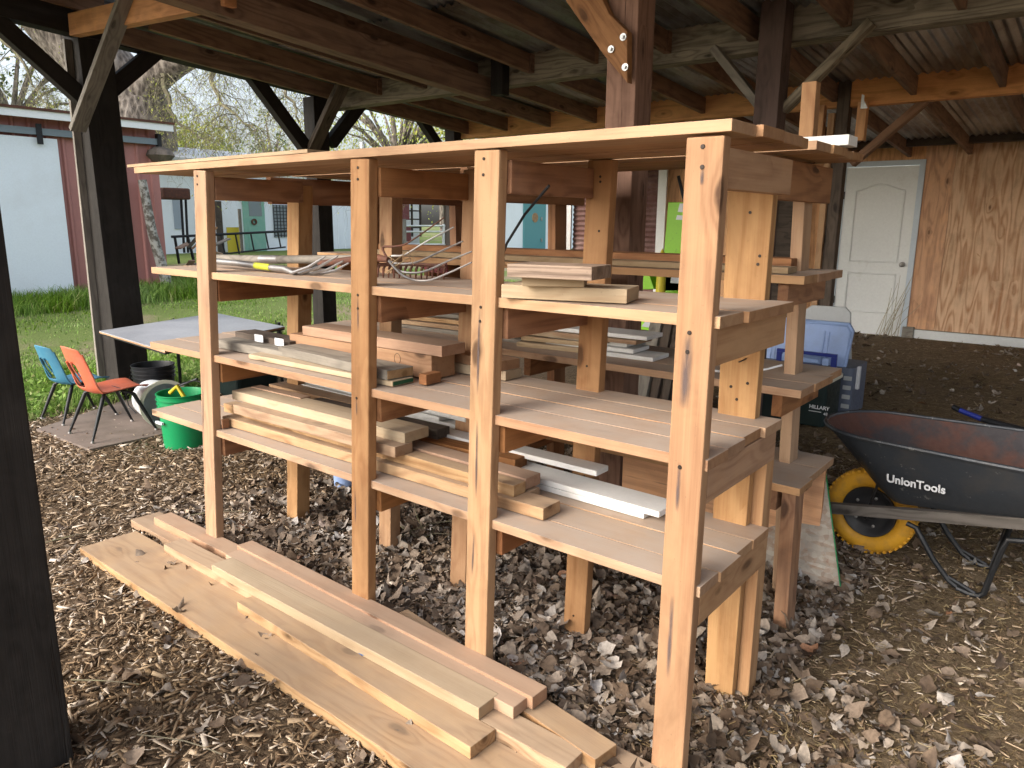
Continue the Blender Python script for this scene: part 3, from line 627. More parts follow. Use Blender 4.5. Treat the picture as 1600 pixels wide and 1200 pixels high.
for i, (l, r_) in enumerate((((480, 618), (697, 672)), ((490, 610), (712, 664)), ((470, 600), (686, 652)), ((475, 592), (727, 653)))):
    lum('trim_board', l, r_, Z4+.075+.021*i, .13, .018, 'white', ['bottom', 'second', 'third', 'topmost'][i]+' white trim board of the small stack behind the second post', GW)
lum('block', (345, 655), (347, 656), Z4+.04, .03, .04, 'red', 'small brown block beside the far left post on the lowest shelf', None, 'block')
def endcap(o, name, mat, bump=.0012):
    me = o.data; xs = [v.co.x for v in me.vertices]; ys = [v.co.y for v in me.vertices]; zs = [v.co.z for v in me.vertices]; L = max(xs); M0 = WM[o.name]
    m = MB(); m.box((L-.0005, min(ys)+.003, min(zs)+.003), (L+bump, max(ys)-.003, max(zs)-.003)); m.v = [tuple(M0 @ Vector(v)) for v in m.v]
    return m.build(name, mat, o, M=M0)
G3 = 'lumber on the third shelf of the front rack'; Z3 = .907
o = lum('trim_board', (388, 553), (613, 596), Z3+.019, .10, .019, 'pine', 'thin pale yellow board with a green end, nearest the shelf edge', G3)
endcap(o, 'painted_end', paint('green painted end', (.01, .07, .03), .6))
o = lum('plank', (434, 541), (604, 579), Z3+.019+.036, .115, .034, 'grey', 'grey weathered plank with an orange sawn end on the third shelf', G3)
endcap(o, 'sawn_end', wood('orange sawn end', (.60, .36, .13), (.40, .19, .05), .5, 9, stain=.4))
lum('plank', (337, 530), (500, 560), Z3+.038, .13, .036, 'grey', 'long grey weathered plank on the left of the third shelf', G3)
a = lum('tagged_board', (395, 523), (452, 534), Z3+.062, .10, .03, 'dark', 'dark board with two white tags, left bay of the third shelf', G3, extl=.15)
for q in ((406, 528), (438, 534)):
    c = on(2, Z3+.060, *q); m = MB(); m.box(c+Vector((-.03, -.006, -.016)), c+Vector((.03, -.003, .014))); m.build('tag', M_['label'], a)
tm = lum('timber', (452, 521), (674, 556), Z3+.089, .12, .085, 'fir', 'thick square timber with a pencilled circle on the third shelf', G3)
M0 = WM[tm.name]; yl = min(v.co.y for v in tm.data.vertices); xl_ = max(v.co.x for v in tm.data.vertices)-.17
MB().tube([M0 @ Vector((xl_+.016*math.cos(a_*.4488), yl-.0005, .012+.020*math.sin(a_*.4488))) for a_ in range(15)], .0009, 4, cap=False).build('pencil_circle', NAIL, tm)
lum('plank', (472, 509), (690, 541), Z3+.089+.04, .12, .038, 'pink', 'pinkish plank lying on the thick square timber', G3)
lum('block', (654, 584), (666, 586), Z3+.038, .075, .036, 'red', 'small reddish block at the end of the thick timber', G3)
lum('block', (700, 565), (790, 580), Z3+.036, .09, .035, 'pine', 'lower pale block of the pair behind the third post', G3)
lum('block', (700, 549), (780, 565), Z3+.072, .10, .035, 'fir', 'upper tan block with a slanted end behind the third post', G3)
G2 = 'blocks of lumber on the second shelf'; Z2 = 1.247
lum('plank', (783, 444), (980, 452), Z2+.038, .14, .037, 'pine', 'long pale plank under the two cut blocks on the second shelf', G2)
lum('block', (815, 432), (913, 434), Z2+.064, .10, .025, 'pine', 'small middle block in the stack on the second shelf', G2)
lum('block', (792, 412), (925, 417), Z2+.098, .13, .034, 'rough', 'rough weathered block on top of the stack on the second shelf', G2)
# lumber on the rear rack
GR = 'boards stored on the rear rack'
zr = 1.285
def rb(x0, x1, y, z, wd, th, mat, label, name='board', da=0):
    return tag(board(name, (x0, y, z+th/2), (x1, y+da, z+th/2), wd, th, W[mat], bevel=.003), label, 'board', GR)
rb(-2.2, -.08, 1.02, zr+.001, .09, .022, 'pine', 'long pale yellow board along the front of the rear rack second shelf')
rb(-2.3, -.12, 1.18, zr+.001, .12, .045, 'red', 'long brown board behind the pale yellow board on the rear rack')
zr = .906
for i, (x0, x1, y, wd, mt) in enumerate(((-2.2, -1.3, 1.15, .14, 'grey'), (-2.28, -1.2, 1.12, .12, 'lum'), (-2.25, -1.28, 1.14, .14, 'lum'), (-2.1, -1.25, 1.16, .13, 'grey'))):
    rb(x0, x1, y, zr+.024*i, wd, .02, mt, ['bottom', 'second', 'third', 'topmost'][i]+' grey brown board in the far left stack of the rear rack', da=.03*i)
for i, (x0, x1, y, mt) in enumerate(((-1.28, -.95, 1.08, 'pine'), (-1.27, -.95, 1.10, 'pine'), (-1.3, -.84, 1.1, 'pine'))):
    rb(x0, x1, y, zr+.026*i, .14, .02, mt, ['bottom', 'middle', 'topmost'][i]+' pale board of the short stack between the middle posts of the rear rack', da=.04)
for i, (x1, mt) in enumerate(((-.62, 'white'), (-.72, 'white'), (-.76, 'white'), (-.70, 'lum'), (-.66, 'white'))):
    rb(-1.15, x1, 1.12+.015*(i % 3), zr+.020*i, .15, .017, mt, ['bottom', 'second', 'third', 'fourth', 'topmost'][i]+' board of the white trim stack on the rear rack', da=.02)
tag(board('ply_sheet', (-.95, 1.45, .28), (-.02, 1.45, .28), .02, .5, W['obeam']), 'orange plywood sheet standing under the rear rack', 'sheet')
wb = thing('trim_board', 'white board lying on top of the rear rack at its right end', 'board', (0, 1.0, 1.7), 'boards on top of the rear rack')
a = on(1, .98, 1262, 221); b_ = on(1, .98, 1319, 229)
board('plank', (-.22, 1.02, 1.71), (.075, 1.02, 1.71), .10, .032, W['white'], wb)
# tools on second shelf -------------------------------------------------
t_ = thing('digging_fork', 'steel digging fork with a yellow band and curved tines on the second shelf', 'garden fork', (-1.5, .2, Z2))
def o1(y, *q): return on(1, y, *q)
MB().tube([o1(.17, 334, 408), o1(.165, 370, 411), o1(.16, 400, 415)], .013, 10).build('socket', M_['steel'], t_, smooth=True)
MB().tube([o1(.16, 400, 415), o1(.155, 423, 418)], .0138, 12).build('yellow_band', paint('lime yellow band', (.42, .45, .04), .4), t_, smooth=True)
MB().tube([o1(.155, 423, 418), o1(.15, 445, 420), o1(.14, 460, 427)], [.0125, .012, .009], 10).build('neck', M_['steel'], t_, smooth=True)
for i, (sx_, ex, ey) in enumerate(((456, 508, 401), (470, 528, 400), (488, 536, 408), (503, 545, 411))):
    yy = .13+.02*i; p0 = o1(.15, 458, 426); q0 = o1(yy, sx_, 431-.6*i); q0[2] = max(q0[2], Z2+.006); q2 = o1(yy+.02, ex, ey); q1 = q0.lerp(q2, .5)-Vector((0, 0, .008))
    MB().tube(([p0] if i else [])+[q0, q1, q2], [.006]*(1+(i > 0))+[.0058, .003], 6).build('tine', M_['steel'], t_, smooth=True)
t_ = thing('tool_handle', 'long round wooden tool handle wrapped with tape on the second shelf', 'handle', (-1.5, .3, Z2))
hp = [o1(.32, 334, 403), o1(.31, 420, 405.5), o1(.30, 545, 405), o1(.30, 580, 404)]
MB().tube(hp, .017, 12).build('handle', W['grey'], t_, smooth=True)
MB().tube([o1(.311, 408, 405), o1(.31, 436, 405.5)], .0185, 12).build('tape', M_['steel'], t_, smooth=True)
t_ = thing('hay_fork', 'rusty hay fork with five long curved wire tines pointing right', 'garden fork', (-1.0, .25, Z2))
MB().tube([on(1, .24, 500, 412), on(1, .23, 585, 402), on(1, .22, 607, 406)], [.013, .015, .010], 10).build('socket', M_['rust'], t_, smooth=True)
h0 = on(1, .22, 608, 408); yh = h0[1]
for i, pts in enumerate((((598, 387), (618, 385), (640, 378), (694, 340)), ((612, 400), (632, 398), (665, 378), (709, 355)), ((620, 412), (650, 410), (690, 392), (723, 377)), ((626, 424), (660, 425), (700, 408), (737, 393)), ((632, 432), (665, 439), (700, 427), (737, 410)))):
    yy = yh+.06-.035*i; P = [h0]+[on(1, max(yy, .03), *q) for q in pts]
    for p in P: p[2] = max(p[2], Z2+.006)
    # smooth
    Q = []
    for j in range(len(P)-1):
        for k in range(4):
            tt = k/4; p_1 = P[max(j-1, 0)]; p0 = P[j]; p1_ = P[j+1]; p2 = P[min(j+2, len(P)-1)]
            Q.append(.5*((2*p0)+(p1_-p_1)*tt+(2*p_1-5*p0+4*p1_-p2)*tt*tt+(3*p0-p_1-3*p1_+p2)*tt**3))
    Q.append(P[-1]); MB().tube(Q, [.0050-.0024*j/(len(Q)-1) for j in range(len(Q))], 6).build('tine', M_['rust'] if i in (0,) else M_['steel'], t_, smooth=True)
for q in (((606, 400), (622, 410), (605, 428)), ((604, 425), (640, 402), (646, 414)), ((612, 412), (638, 392), (650, 408))):
    MB().tube([on(1, yh-.03, *p) for p in q], .002, 4).build('twine', islandmat('dry twine', [(0, (.3, .2, .1)), (1, (.4, .3, .18))]), t_)
t_ = thing('garden_rake', 'red bow rake head with curved tines on the second shelf', 'rake', (-.9, .3, Z2))
ra, rb_ = on(1, .26, 585, 414), on(1, .36, 696, 416)
MB().tube([ra, (ra+rb_)/2+Vector((0, 0, .006)), rb_], .008, 6).build('bar', M_['rust'], t_, smooth=True)
for i in range(14):
    p = ra.lerp(rb_, i/13); MB().tube([p, p+Vector((.004, -.012, -.012)), p+Vector((.006, -.016, -.032)), Vector((p[0]+.002, p[1]-.012, Z2+.002))], [.005, .005, .004, .0025], 5).build('tine', M_['rust'], t_, smooth=True)
MB().prism([on(1, .38, *q) for q in ((650, 414), (697, 411), (699, 428), (672, 425))], (0, .006, 0)).build('head_plate', M_['rakered'], t_)
t_ = MB().tube([on(1, .20, 779, 416), on(1, .18, 792, 380), on(1, .15, 820, 335), on(1, .12, 858, 290)], .004, 8)
tag(t_.build('metal_rod', M_['darkmetal'], smooth=True), 'thin dark bent rod standing on the second shelf beside the third post', 'rod')
tag(MB().tube([(-.32, .99, .92), (-.22, .94, .93), (-.13, 1.0, .95), (-.1, 1.05, .96)], .004, 6).build('cord', M_['label'], smooth=True), 'short white cord on the third shelf of the rear rack', 'cord')
tag(MB().tube([on(1, 1.05, 1060, 275), on(1, 1.05, 1073, 330)], .006, 6).build('dark_rod', M_['darkmetal']), 'dark rod slanting down behind the near front post', 'rod')

# ------------------------------------------------------------- wheelbarrow
def text(s_, size, M, mat, name, parent, ext=.001, bold=.0, sx=1):
    cu = bpy.data.curves.new('t', 'FONT'); cu.body = s_; cu.size = size; cu.extrude = ext; cu.offset = bold; cu.align_x = 'LEFT'
    o = bpy.data.objects.new('t', cu); COL.objects.link(o); dg = bpy.context.evaluated_depsgraph_get(); me = bpy.data.meshes.new_from_object(o.evaluated_get(dg))
    bpy.data.objects.remove(o); me.name = name; me.transform(Matrix.Diagonal((sx, 1, 1, 1))); me.materials.clear(); me.materials.append(mat)
    q = bpy.data.objects.new(name, me); link(q, M, parent); return q
wbw = thing('wheelbarrow', 'black wheelbarrow with a yellow tyre and rusty tray at the right edge', 'wheelbarrow', (.4, 1.85, 0))
# tray: rings of points from bottom to rim; coordinates x along the barrow, y across (centre 1.84)
def ringpts(x0, x1, hw0, hw1, z0, z1, n=12, fr=.9):
    """plan outline, front end (x0) rounded; half width hw0 near the front, hw1 at the back"""
    P = []
    for i in range(n+1):                    # front arc from near side (-y) to far side (+y)
        a = math.pi*i/n; P.append((x0+(hw0*fr)*(1-math.sin(a)), -hw0*math.cos(a)))
    P += [(x0+(x1-x0)*.55, hw0+(hw1-hw0)*.6), (x1-.04, hw1), (x1, hw1-.05), (x1, -hw1+.05), (x1-.04, -hw1), (x0+(x1-x0)*.55, -hw0-(hw1-hw0)*.6)]
    return [(px_, 1.835+py_, z0+(z1-z0)*(px_-x0)/(x1-x0)) for px_, py_ in P]
rings = [ringpts(.20, .80, .10, .15, .325, .405, fr=.5), ringpts(.155, .84, .14, .19, .315, .40, fr=.6), ringpts(.10, .88, .185, .235, .36, .43, fr=.75), ringpts(-.03, .98, .235, .29, .50, .51, fr=.9), ringpts(-.135, 1.06, .275, .335, .607, .60, fr=.95)]
def loft(rings, inner=False):
    vs = [p for r_ in rings for p in r_]; n = len(rings[0]); fs = []
    for i in range(len(rings)-1):
        for k in range(n):
            k2 = (k+1) % n; fs.append((i*n+k, i*n+k2, (i+1)*n+k2, (i+1)*n+k))
    fs.append(tuple(range(n))); return vs, fs
def shell(rings, name, mat, parent, off):
    vs, fs = loft(rings); m = MB().add(vs, fs); o = m.build(name, mat, parent, smooth=True)
    return o
vs, fs = loft(rings); n = len(rings[0])
ins = []
for r_ in rings:
    cx = sum(p[0] for p in r_)/n; ins.append([(p[0]+(cx-p[0])*.014, p[1]+(1.835-p[1])*.02, p[2]+.004) for p in r_])
ins[-1] = [(p[0], p[1], p[2]-.004) for p in ins[-1]]
o = MB().add(vs, fs).build('tray', M_['tray'], wbw, smooth=True)
v2, f2 = loft(ins); MB().add(v2, f2).build('tray_lining', M_['trayin'], wbw, smooth=True)
rim = [Vector(p) for p in rings[-1]]; MB().tube(rim+[rim[0]], .009, 8, cap=False).build('rim', M_['tray'], wbw, smooth=True)
wc = Vector((.075, 1.87, .205))
MW = Matrix.Translation(wc) @ Matrix.Rotation(R(-4), 4, 'Z') @ Matrix.Rotation(R(90), 4, 'X')
wh = thing('wheel', None, None, tuple(wc)); wh.parent = wbw; wh.matrix_parent_inverse = WM[wbw.name].inverted()
prof = [(.115+.075*(.5-.5*math.cos(a))*1.0+.0, 0) for a in ()]
tp = []
for i in range(21):
    a = 2*math.pi*i/20; tp.append((.150+.043*math.cos(a), .045*math.sin(a)))
MB().lathe(tp, 64, MW).build('tyre', M_['tyre'], wh, smooth=True)
m = MB()
for i in range(44):                       # tread lugs
    a = 2*math.pi*i/44
    for sgn in (-1, 1):
        c = MW @ Vector((.1862*math.cos(a+.03*sgn), .1862*math.sin(a+.03*sgn), .018*sgn)); ax = (MW @ Vector((math.cos(a), math.sin(a), 0))-wc).normalized()
        t3 = (MW.to_3x3() @ Vector((0, 0, 1))); m.beam(c-t3*.015, c+t3*.015, .012, .0105, up=ax)
m.build('tread', M_['tyre'], wh)
MB().lathe([(0, .030), (.03, .034), (.035, .022), (.06, .014), (.085, .018), (.100, .034), (.112, .036), (.115, .028), (.115, -.028), (.100, -.034), (.03, -.03), (0, -.03)], 40, MW).build('rim', M_['wheelblack'], wh, smooth=True)
for i in range(5):
    a = i*1.2566; c = MW @ Vector((.068*math.cos(a), .068*math.sin(a), .016)); MB().lathe([(0, 0), (.007, 0), (.007, .006), (0, .008)], 8, Matrix.Translation(c) @ MW.to_3x3().to_4x4()).build('bolt', M_['steel'], wh)
for sy, lab in ((1.70, 'near'), (2.03, 'far')):
    board('handle', (-.06, sy+.0, .235), (1.35, sy+(-.10 if lab == 'near' else .1), .50 if lab == 'near' else .5), .035, .045, M_['handle'], wbw, bevel=.003)
    m = MB(); m.tube([(.25, sy, .245), (.285, sy, .235), (.36, sy, .12), (.425, sy+.0, .045), (.455, sy, .028)], .0115, 8)
    m.tube([(.455, sy, .022), (.50, sy, .012), (.535, sy, .014), (.55, sy, .03), (.565, sy, .12), (.585, sy, .22), (.60, sy, .27), (.70, sy, .29)], .0115, 8)
    m.tube([(.42, sy, .06), (.52, sy, .02)], .008, 6)
    m.build('leg', M_['darkmetal'], wbw, smooth=True)
MB().prism([(.57, 1.72, .25), (.55, 1.72, .13), (.55, 2.01, .13), (.57, 2.01, .25)], (.006, 0, 0)).build('leg_plate', M_['darkmetal'], wbw)
m = MB()
for sy in (1.715, 2.015): m.tube([(.075, sy+(.05 if sy < 1.8 else -.05), .205), (.13, sy+.0, .42)], .006, 6)
m.tube([(.075, 1.74, .205), (.075, 2.0, .205)], .008, 8); m.build('wheel_bracket', M_['darkmetal'], wbw, smooth=True)
# lettering on the near side of the tray
def onside(px_, py_, ylist):
    return on(1, ylist, px_, py_)
A_ = on(1, 1.607, 1385, 752); B_ = on(1, 1.583, 1477, 772)
xd = (B_-A_).normalized(); up_ = Vector((0, -.22, 1)).normalized(); nn = xd.cross(up_).normalized(); up_ = nn.cross(xd)
MT = Matrix(((xd[0], up_[0], nn[0], A_[0]), (xd[1], up_[1], nn[1], A_[1]), (xd[2], up_[2], nn[2], A_[2]), (0, 0, 0, 1)))
lt = text('UnionTools', .049, MT, M_['lettering'], 'lettering', wbw, bold=.0012)
ww = max(v.co.x for v in lt.data.vertices); lt.data.transform(Matrix.Diagonal(((B_-A_).length/ww, 1, 1, 1)))
# blue handled tool behind the barrow
t_ = thing('hand_tool', 'blue and black tool handle sticking out behind the wheelbarrow', 'tool', (.9, 2.6, .5))
q0, q1, q2, q3 = on(1, 2.6, 1490, 636), on(1, 2.58, 1500, 641), on(1, 2.55, 1535, 655), on(1, 2.4, 1625, 680)
MB().tube([q0, q1], .014, 10).build('cap', M_['blackplastic'], t_); MB().tube([q1, q2], .013, 10).build('grip', M_['bluehandle'], t_, smooth=True); MB().tube([q2, q3], [.014, .02], 10).build('shaft', M_['blackplastic'], t_, smooth=True)
q4 = q3+Vector((.3, -.1, -.6)); MB().tube([q3, q4], .02, 8).build('shaft', M_['blackplastic'], t_, smooth=True)

# ------------------------------------------------------------- osb, box, coolers, machine
tl, bl, br, tr = (on(1, y, *q) for y, q in ((1.50, (1196, 770)), (1.40, (1180, 888)), (1.40, (1313, 916)), (1.50, (1290, 738))))
m = MB(); P = [bl, br, tr, tl]; nrm = (br-bl).cross(tl-bl).normalized()*.011
m.prism(P, nrm); tag(m.build('strand_board', M_['osb'], bevel=.001), 'scrap of pale strand board leaning beside the yellow wheel', 'board')
m = MB(); m.prism([br+Vector((.001, .0, 0)), tr+Vector((.001, 0, 0)), tr+nrm+Vector((.001, 0, 0)), br+nrm+Vector((.001, 0, 0))], (.0025, 0, 0))
o = m.build('green_edge', M_['greenplastic'], bpy.data.objects['strand_board'])
tag(MB().prism([on(2, .02, *q) for q in ((1295, 905), (1330, 915), (1318, 900))], (0, 0, .012)).build('wood_scrap', W['edge']), 'small splinter of wood at the foot of the strand board', 'scrap')
t_ = thing('electrical_box', 'small grey metal electrical box on the ground under the rear rack', 'box', (-.17, 1.5, 0))
c = on(1, 1.45, 1195, 850); MB().box((c[0]-.05, 1.45, c[2]-.06), (c[0]+.05, 1.5, c[2]+.09)).build('case', M_['conduit'], t_, bevel=.004)
for i in range(3): MB().lathe([(0, 0), (.018, 0), (.018, .002), (0, .002)], 16, Matrix.Translation((c[0]-.005, 1.4495, c[2]-.035+.045*i)) @ Matrix.Rotation(R(90), 4, 'X')).build('knockout', M_['greylid'], t_)
def rbox(m, a, b, r_=.03):
    """vertical-edged rounded box"""
    x0, y0, z0 = a; x1, y1, z1 = b; P = []
    for cx, cy, s0 in ((x1-r_, y1-r_, 0), (x0+r_, y1-r_, 90), (x0+r_, y0+r_, 180), (x1-r_, y0+r_, 270)):
        for k in range(5): an = R(s0+22.5*k); P.append((cx+r_*math.cos(an), cy+r_*math.sin(an), z0))
    m.prism(P, (0, 0, z1-z0)); return m
YC = 3.75
cg = thing('cooler', 'dark green cooler with small white lettering behind the racks', 'cooler', (-.85, YC, .0))
m = MB(); rbox(m, (-1.40, YC, .05), (-.68, YC+.38, .36), .04); m.build('body', M_['darkgreen'], cg, bevel=.006)
rbox(MB(), (-1.41, YC-.01, .36), (-.67, YC+.39, .39), .045).build('rim', M_['cream'], cg, bevel=.006)
c = on(1, YC-.003, 1264, 637)
text('HILLARY', .036, Matrix.Translation(c) @ Matrix.Rotation(R(90), 4, 'X'), M_['lettering'], 'lettering', cg, bold=.0006)
text('48', .03, Matrix.Translation(c+Vector((.10, 0, -.038))) @ Matrix.Rotation(R(90), 4, 'X'), M_['lettering'], 'lettering', cg)
MB().box(c+Vector((0, 0, -.022)), c+Vector((.085, .002, -.018))).build('underline', M_['lettering'], cg)
cb = thing('cooler', 'grey cooler with a raised light blue ribbed lid behind the racks', 'cooler', (-.85, YC+.45, .0))
y5 = YC+.42; m = MB(); rbox(m, (-1.45, y5, .05), (-.62, y5+.42, .42), .04); m.build('body', M_['coolerbody'], cb, bevel=.006)
lx0, lx1, lz0, lz1 = -1.42, -.665, .385, .72
F0 = Vector((0, .18, 1)).normalized()
def lidp(x, h, d): return Vector((x, y5+.02+h*.18-d, lz0+h))
m = MB(); pts = [(lx0, 0), (lx1-.02, 0), (lx1, .30), (lx1-.04, .355), (lx0+.04, .355), (lx0, .30)]
m.prism([lidp(x_, h_, 0) for x_, h_ in pts], (0, .04, 0)); m.build('lid', M_['bluelid'], cb, bevel=.008)
m = MB(); m.tube([lidp(x_, h_, .002) for x_, h_ in ((lx0+.02, .02), (lx1-.035, .02), (lx1-.02, .29), (lx1-.05, .335), (lx0+.05, .335), (lx0+.02, .29), (lx0+.02, .02))], .010, 6)
for fx in (.24, .5, .75):
    xx = lx0+(lx1-lx0)*fx; m.tube([lidp(xx-.012, .03, .0), lidp(xx-.012, .28, .0)], .007, 6); m.tube([lidp(xx+.02, .03, .0), lidp(xx+.02, .28, .0)], .007, 6)
m.build('lid_ribs', M_['bluelid'], cb, smooth=True)
m = MB()
for i in range(4): MB().box((-.68, y5-.012, .12+.07*i), (-.625, y5-.001, .15+.07*i)).build('side_rib', M_['greylid'], cb)
pass; MB().box((-.62, y5+.1, .25), (-.60, y5+.14, .42)).build('latch', M_['label'], cb)
th2 = thing('blue_crate_insert', 'dark blue plastic handle panel in front of the light blue lid', 'panel', (-.9, YC+.15, .4))
m = MB(); z0 = .37; y6 = YC+.33
m.box((-1.16, y6, z0), (-.72, y6+.02, z0+.05)); m.box((-1.16, y6, z0+.05), (-1.12, y6+.02, z0+.13)); m.box((-.76, y6, z0+.05), (-.72, y6+.02, z0+.13)); m.box((-1.16, y6, z0+.13), (-.72, y6+.02, z0+.155)); m.box((-1.04, y6+.003, z0+.05), (-.84, y6+.017, z0+.06))
m.build('frame', M_['blueplastic'], th2, bevel=.003); MB().box((-1.03, y6+.004, z0+.075), (-.85, y6+.016, z0+.105)).build('grip', M_['bluelid'], th2, bevel=.003)
for xx in (-1.10, -.80): MB().box((xx-.02, y6+.002, z0+.065), (xx+.025, y6+.016, z0+.118)).build('pad', M_['bluelid'], th2, bevel=.004)
tg = thing('grey_storage_tote_cover', 'grey storage lid standing behind the light blue cooler lid', 'lid', (-.9, y5+.6, .1))
m = MB(); y7 = y5+.55; m.prism([on(1, y7, *q) for q in ((1255, 600), (1330, 605), (1329, 489), (1321, 480), (1268, 477), (1258, 484))], (0, .03, 0)); m.build('lid', M_['greylid'], tg, bevel=.01)
tag(rbox(MB(), (-2.05, 3.1, .03), (-1.5, 3.55, .50), .05).build('storage_bin', M_['blueback'], bevel=.01), 'faded blue plastic bin seen under the second shelf behind the near posts', 'bin')
m = MB(); m.tube([(-.5, 4.1, .12), (-.42, 4.0, .08), (-.3, 4.05, .1), (-.2, 3.9, .06), (-.3, 3.8, .04), (.0, 3.7, .05)], .012, 6); tag(m.build('hose', M_['blackplastic'], smooth=True), 'loop of black hose on the dirt right of the coolers', 'hose')
# lime green machine
lm = thing('garden_machine', 'lime green metal machine with stickers behind the brown post', 'machine', (-2.6, 5.2, .1))
yM = 5.4
def quad(name, y, pts, mat, th_=.25, par=None, bev=.006):
    P = [on(1, y, *q) for q in pts]; return MB().prism(P, (0, th_, 0)).build(name, mat, par, bevel=bev)
quad('tower', yM, ((1044, 316), (1090, 316), (1090, 455), (1032, 455)), M_['lime'], .3, lm)
quad('chute', yM-.1, ((1000, 400), (1013, 425), (1022, 452), (994, 452)), M_['lime'], .3, lm)
quad('lower_panel', yM, ((1030, 425), (1090, 425), (1090, 505), (1040, 505)), M_['lime'], .3, lm)
quad('hopper_face', yM-.9, ((1006, 494), (1058, 497), (1052, 520), (992, 514)), M_['lime'], .3, lm)
quad('hopper_plate', yM-.92, ((1010, 500), (1034, 502), (1029, 514), (1002, 510)), M_['greylid'], .01, lm, .001)
quad('base', yM-.88, ((993, 519), (1056, 524), (1050, 600), (990, 600)), M_['blackplastic'], .3, lm)
quad('sticker', yM-.006, ((1062, 318), (1075, 318), (1073, 332), (1059, 331)), M_['label'], .004, lm, 0); quad('sticker', yM-.006, ((1058, 336), (1070, 337), (1069, 344), (1056, 343)), M_['label'], .004, lm, 0)
quad('sticker', yM-.008, ((1050, 430), (1062, 431), (1060, 443), (1047, 442)), M_['label'], .004, lm, 0)
tag(MB().lathe([(0, 0), (.05, 0), (.045, .25), (.02, .42), (0, .46)], 16, Matrix.Translation((-2.75, 5.2, 1.0-.25))).build('yellow_spout', M_['yellow'], smooth=True), 'yellow pointed plastic spout beside the lime green machine', 'spout')
# dark boards leaning
for i in range(6):
    a = on(1, 2.3+.02*i, 985+i*17, 640); b_ = on(1, 3.2, 1028+i*17, 505)
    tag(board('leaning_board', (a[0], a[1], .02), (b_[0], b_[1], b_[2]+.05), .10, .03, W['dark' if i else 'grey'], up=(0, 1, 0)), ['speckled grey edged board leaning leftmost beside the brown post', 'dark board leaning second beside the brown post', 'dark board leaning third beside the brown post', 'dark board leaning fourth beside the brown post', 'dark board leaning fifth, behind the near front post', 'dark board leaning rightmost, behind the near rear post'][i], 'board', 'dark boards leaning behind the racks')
for i in range(7):
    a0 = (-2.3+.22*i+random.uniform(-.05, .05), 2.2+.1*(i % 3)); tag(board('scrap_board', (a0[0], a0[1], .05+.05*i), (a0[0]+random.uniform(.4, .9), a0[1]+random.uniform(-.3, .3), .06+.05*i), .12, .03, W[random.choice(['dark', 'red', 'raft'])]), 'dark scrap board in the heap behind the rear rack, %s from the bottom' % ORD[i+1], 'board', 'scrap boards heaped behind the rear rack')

# ------------------------------------------------------------- small chairs
def chair(cx, cy, mat, label, rot, k=1.):
    """child's moulded chair: faces +Y locally, seat .30 high"""
    t = thing('child_chair', label, 'chair', (cx, cy, .02), rz=rot); MT_ = WM[t.name] @ Matrix.Scale(k, 4)
    prof = [(.215, .300), (.20, .312), (.12, .318), (.0, .306), (-.09, .298), (-.135, .312), (-.160, .350), (-.178, .42), (-.20, .50), (-.222, .575), (-.232, .615), (-.236, .625)]
    nu = 14; vs = []; fs = []
    for i, (y, z) in enumerate(prof):
        t_ = i/(len(prof)-1); hw = .165 if z < .33 else .165-.045*((z-.33)/.3)
        if i == 0: hw = .15
        for j in range(nu+1):
            u = -1+2*j/nu; e = abs(u)**3
            if i <= 4: vs.append((u*hw, y-.01*e*(i == 0), z+.018*e-.006*(1-u*u)))
            else: vs.append((u*hw, y+.030*e-.012*(1-u*u), z-(.022*e if i >= 10 else .006*e if i == 9 else 0)+.010*e*(i < 7)))
    for i in range(len(prof)-1):
        for j in range(nu):
            if i in (6, 7) and 4 <= j <= 9: continue
            fs.append((i*(nu+1)+j, i*(nu+1)+j+1, (i+1)*(nu+1)+j+1, (i+1)*(nu+1)+j))
    m = MB().add([MT_ @ Vector(v) for v in vs], fs); o = m.build('seat_shell', mat, t, M=WM[t.name], smooth=True)
    sm = o.modifiers.new('s', 'SOLIDIFY'); sm.thickness = .007; sb = o.modifiers.new('b', 'SUBSURF'); sb.levels = 1; sb.render_levels = 1
    m = MB()                                # rolled rim along the back's sides
    for sx in (-1, 1):
        P = [MT_ @ Vector((sx*(.165 if z < .33 else .165-.045*((z-.33)/.3)), y+.03-.004, z)) for y, z in prof[5:-2]]
        m.tube(P, .007, 6)
        m.tube([MT_ @ Vector((sx*.05, -.155, .355)), MT_ @ Vector((sx*.035, -.215, .47)), MT_ @ Vector((sx*.03, -.232, .52))], .006, 6)
    m.build('back_ribs', mat, t, smooth=True)
    for sx in (-1, 1):
        for sy in (-1, 1):
            top = Vector((sx*.10, sy*.06-.01, .293)); kn = Vector((sx*.135, sy*.10, .27)); ft = Vector((sx*.178, sy*.21, .008))
            o = MB().tube([MT_ @ p for p in (top, kn, kn.lerp(ft, .5), ft)], [.009, .0135, .012, .0075], 10).build('leg', M_['darkmetal'], t, smooth=True)
            MB().tube([MT_ @ (ft+Vector((0, 0, -.008))), MT_ @ (ft+Vector((0, 0, .004)))], [.012, .010], 12).build('foot_cap', M_['steel'], o, smooth=True)
    m = MB(); m.tube([MT_ @ Vector(p) for p in ((-.10, -.07, .292), (.10, -.07, .292), (.10, .05, .30), (-.10, .05, .30), (-.10, -.07, .292))], .008, 6); m.build('seat_frame', M_['darkmetal'], t, smooth=True)
    return t
chair(-4.455, .575, M_['chairorange'], 'orange child chair with dark tapered legs in front of the black bucket', R(0))
chair(-5.06, .60, M_['chairblue'], 'blue child chair left of the orange chair, at the edge of the grass', R(4), .9)
P = [on(2, .0, *q) for q in ((57, 674), (140, 706), (300, 672), (205, 625))]
m = MB(); m.prism(P, (0, 0, .018)); tag(m.build('floor_board', M_['mat'], bevel=.002), 'weathered plywood sheet on the ground under the two child chairs', 'board')

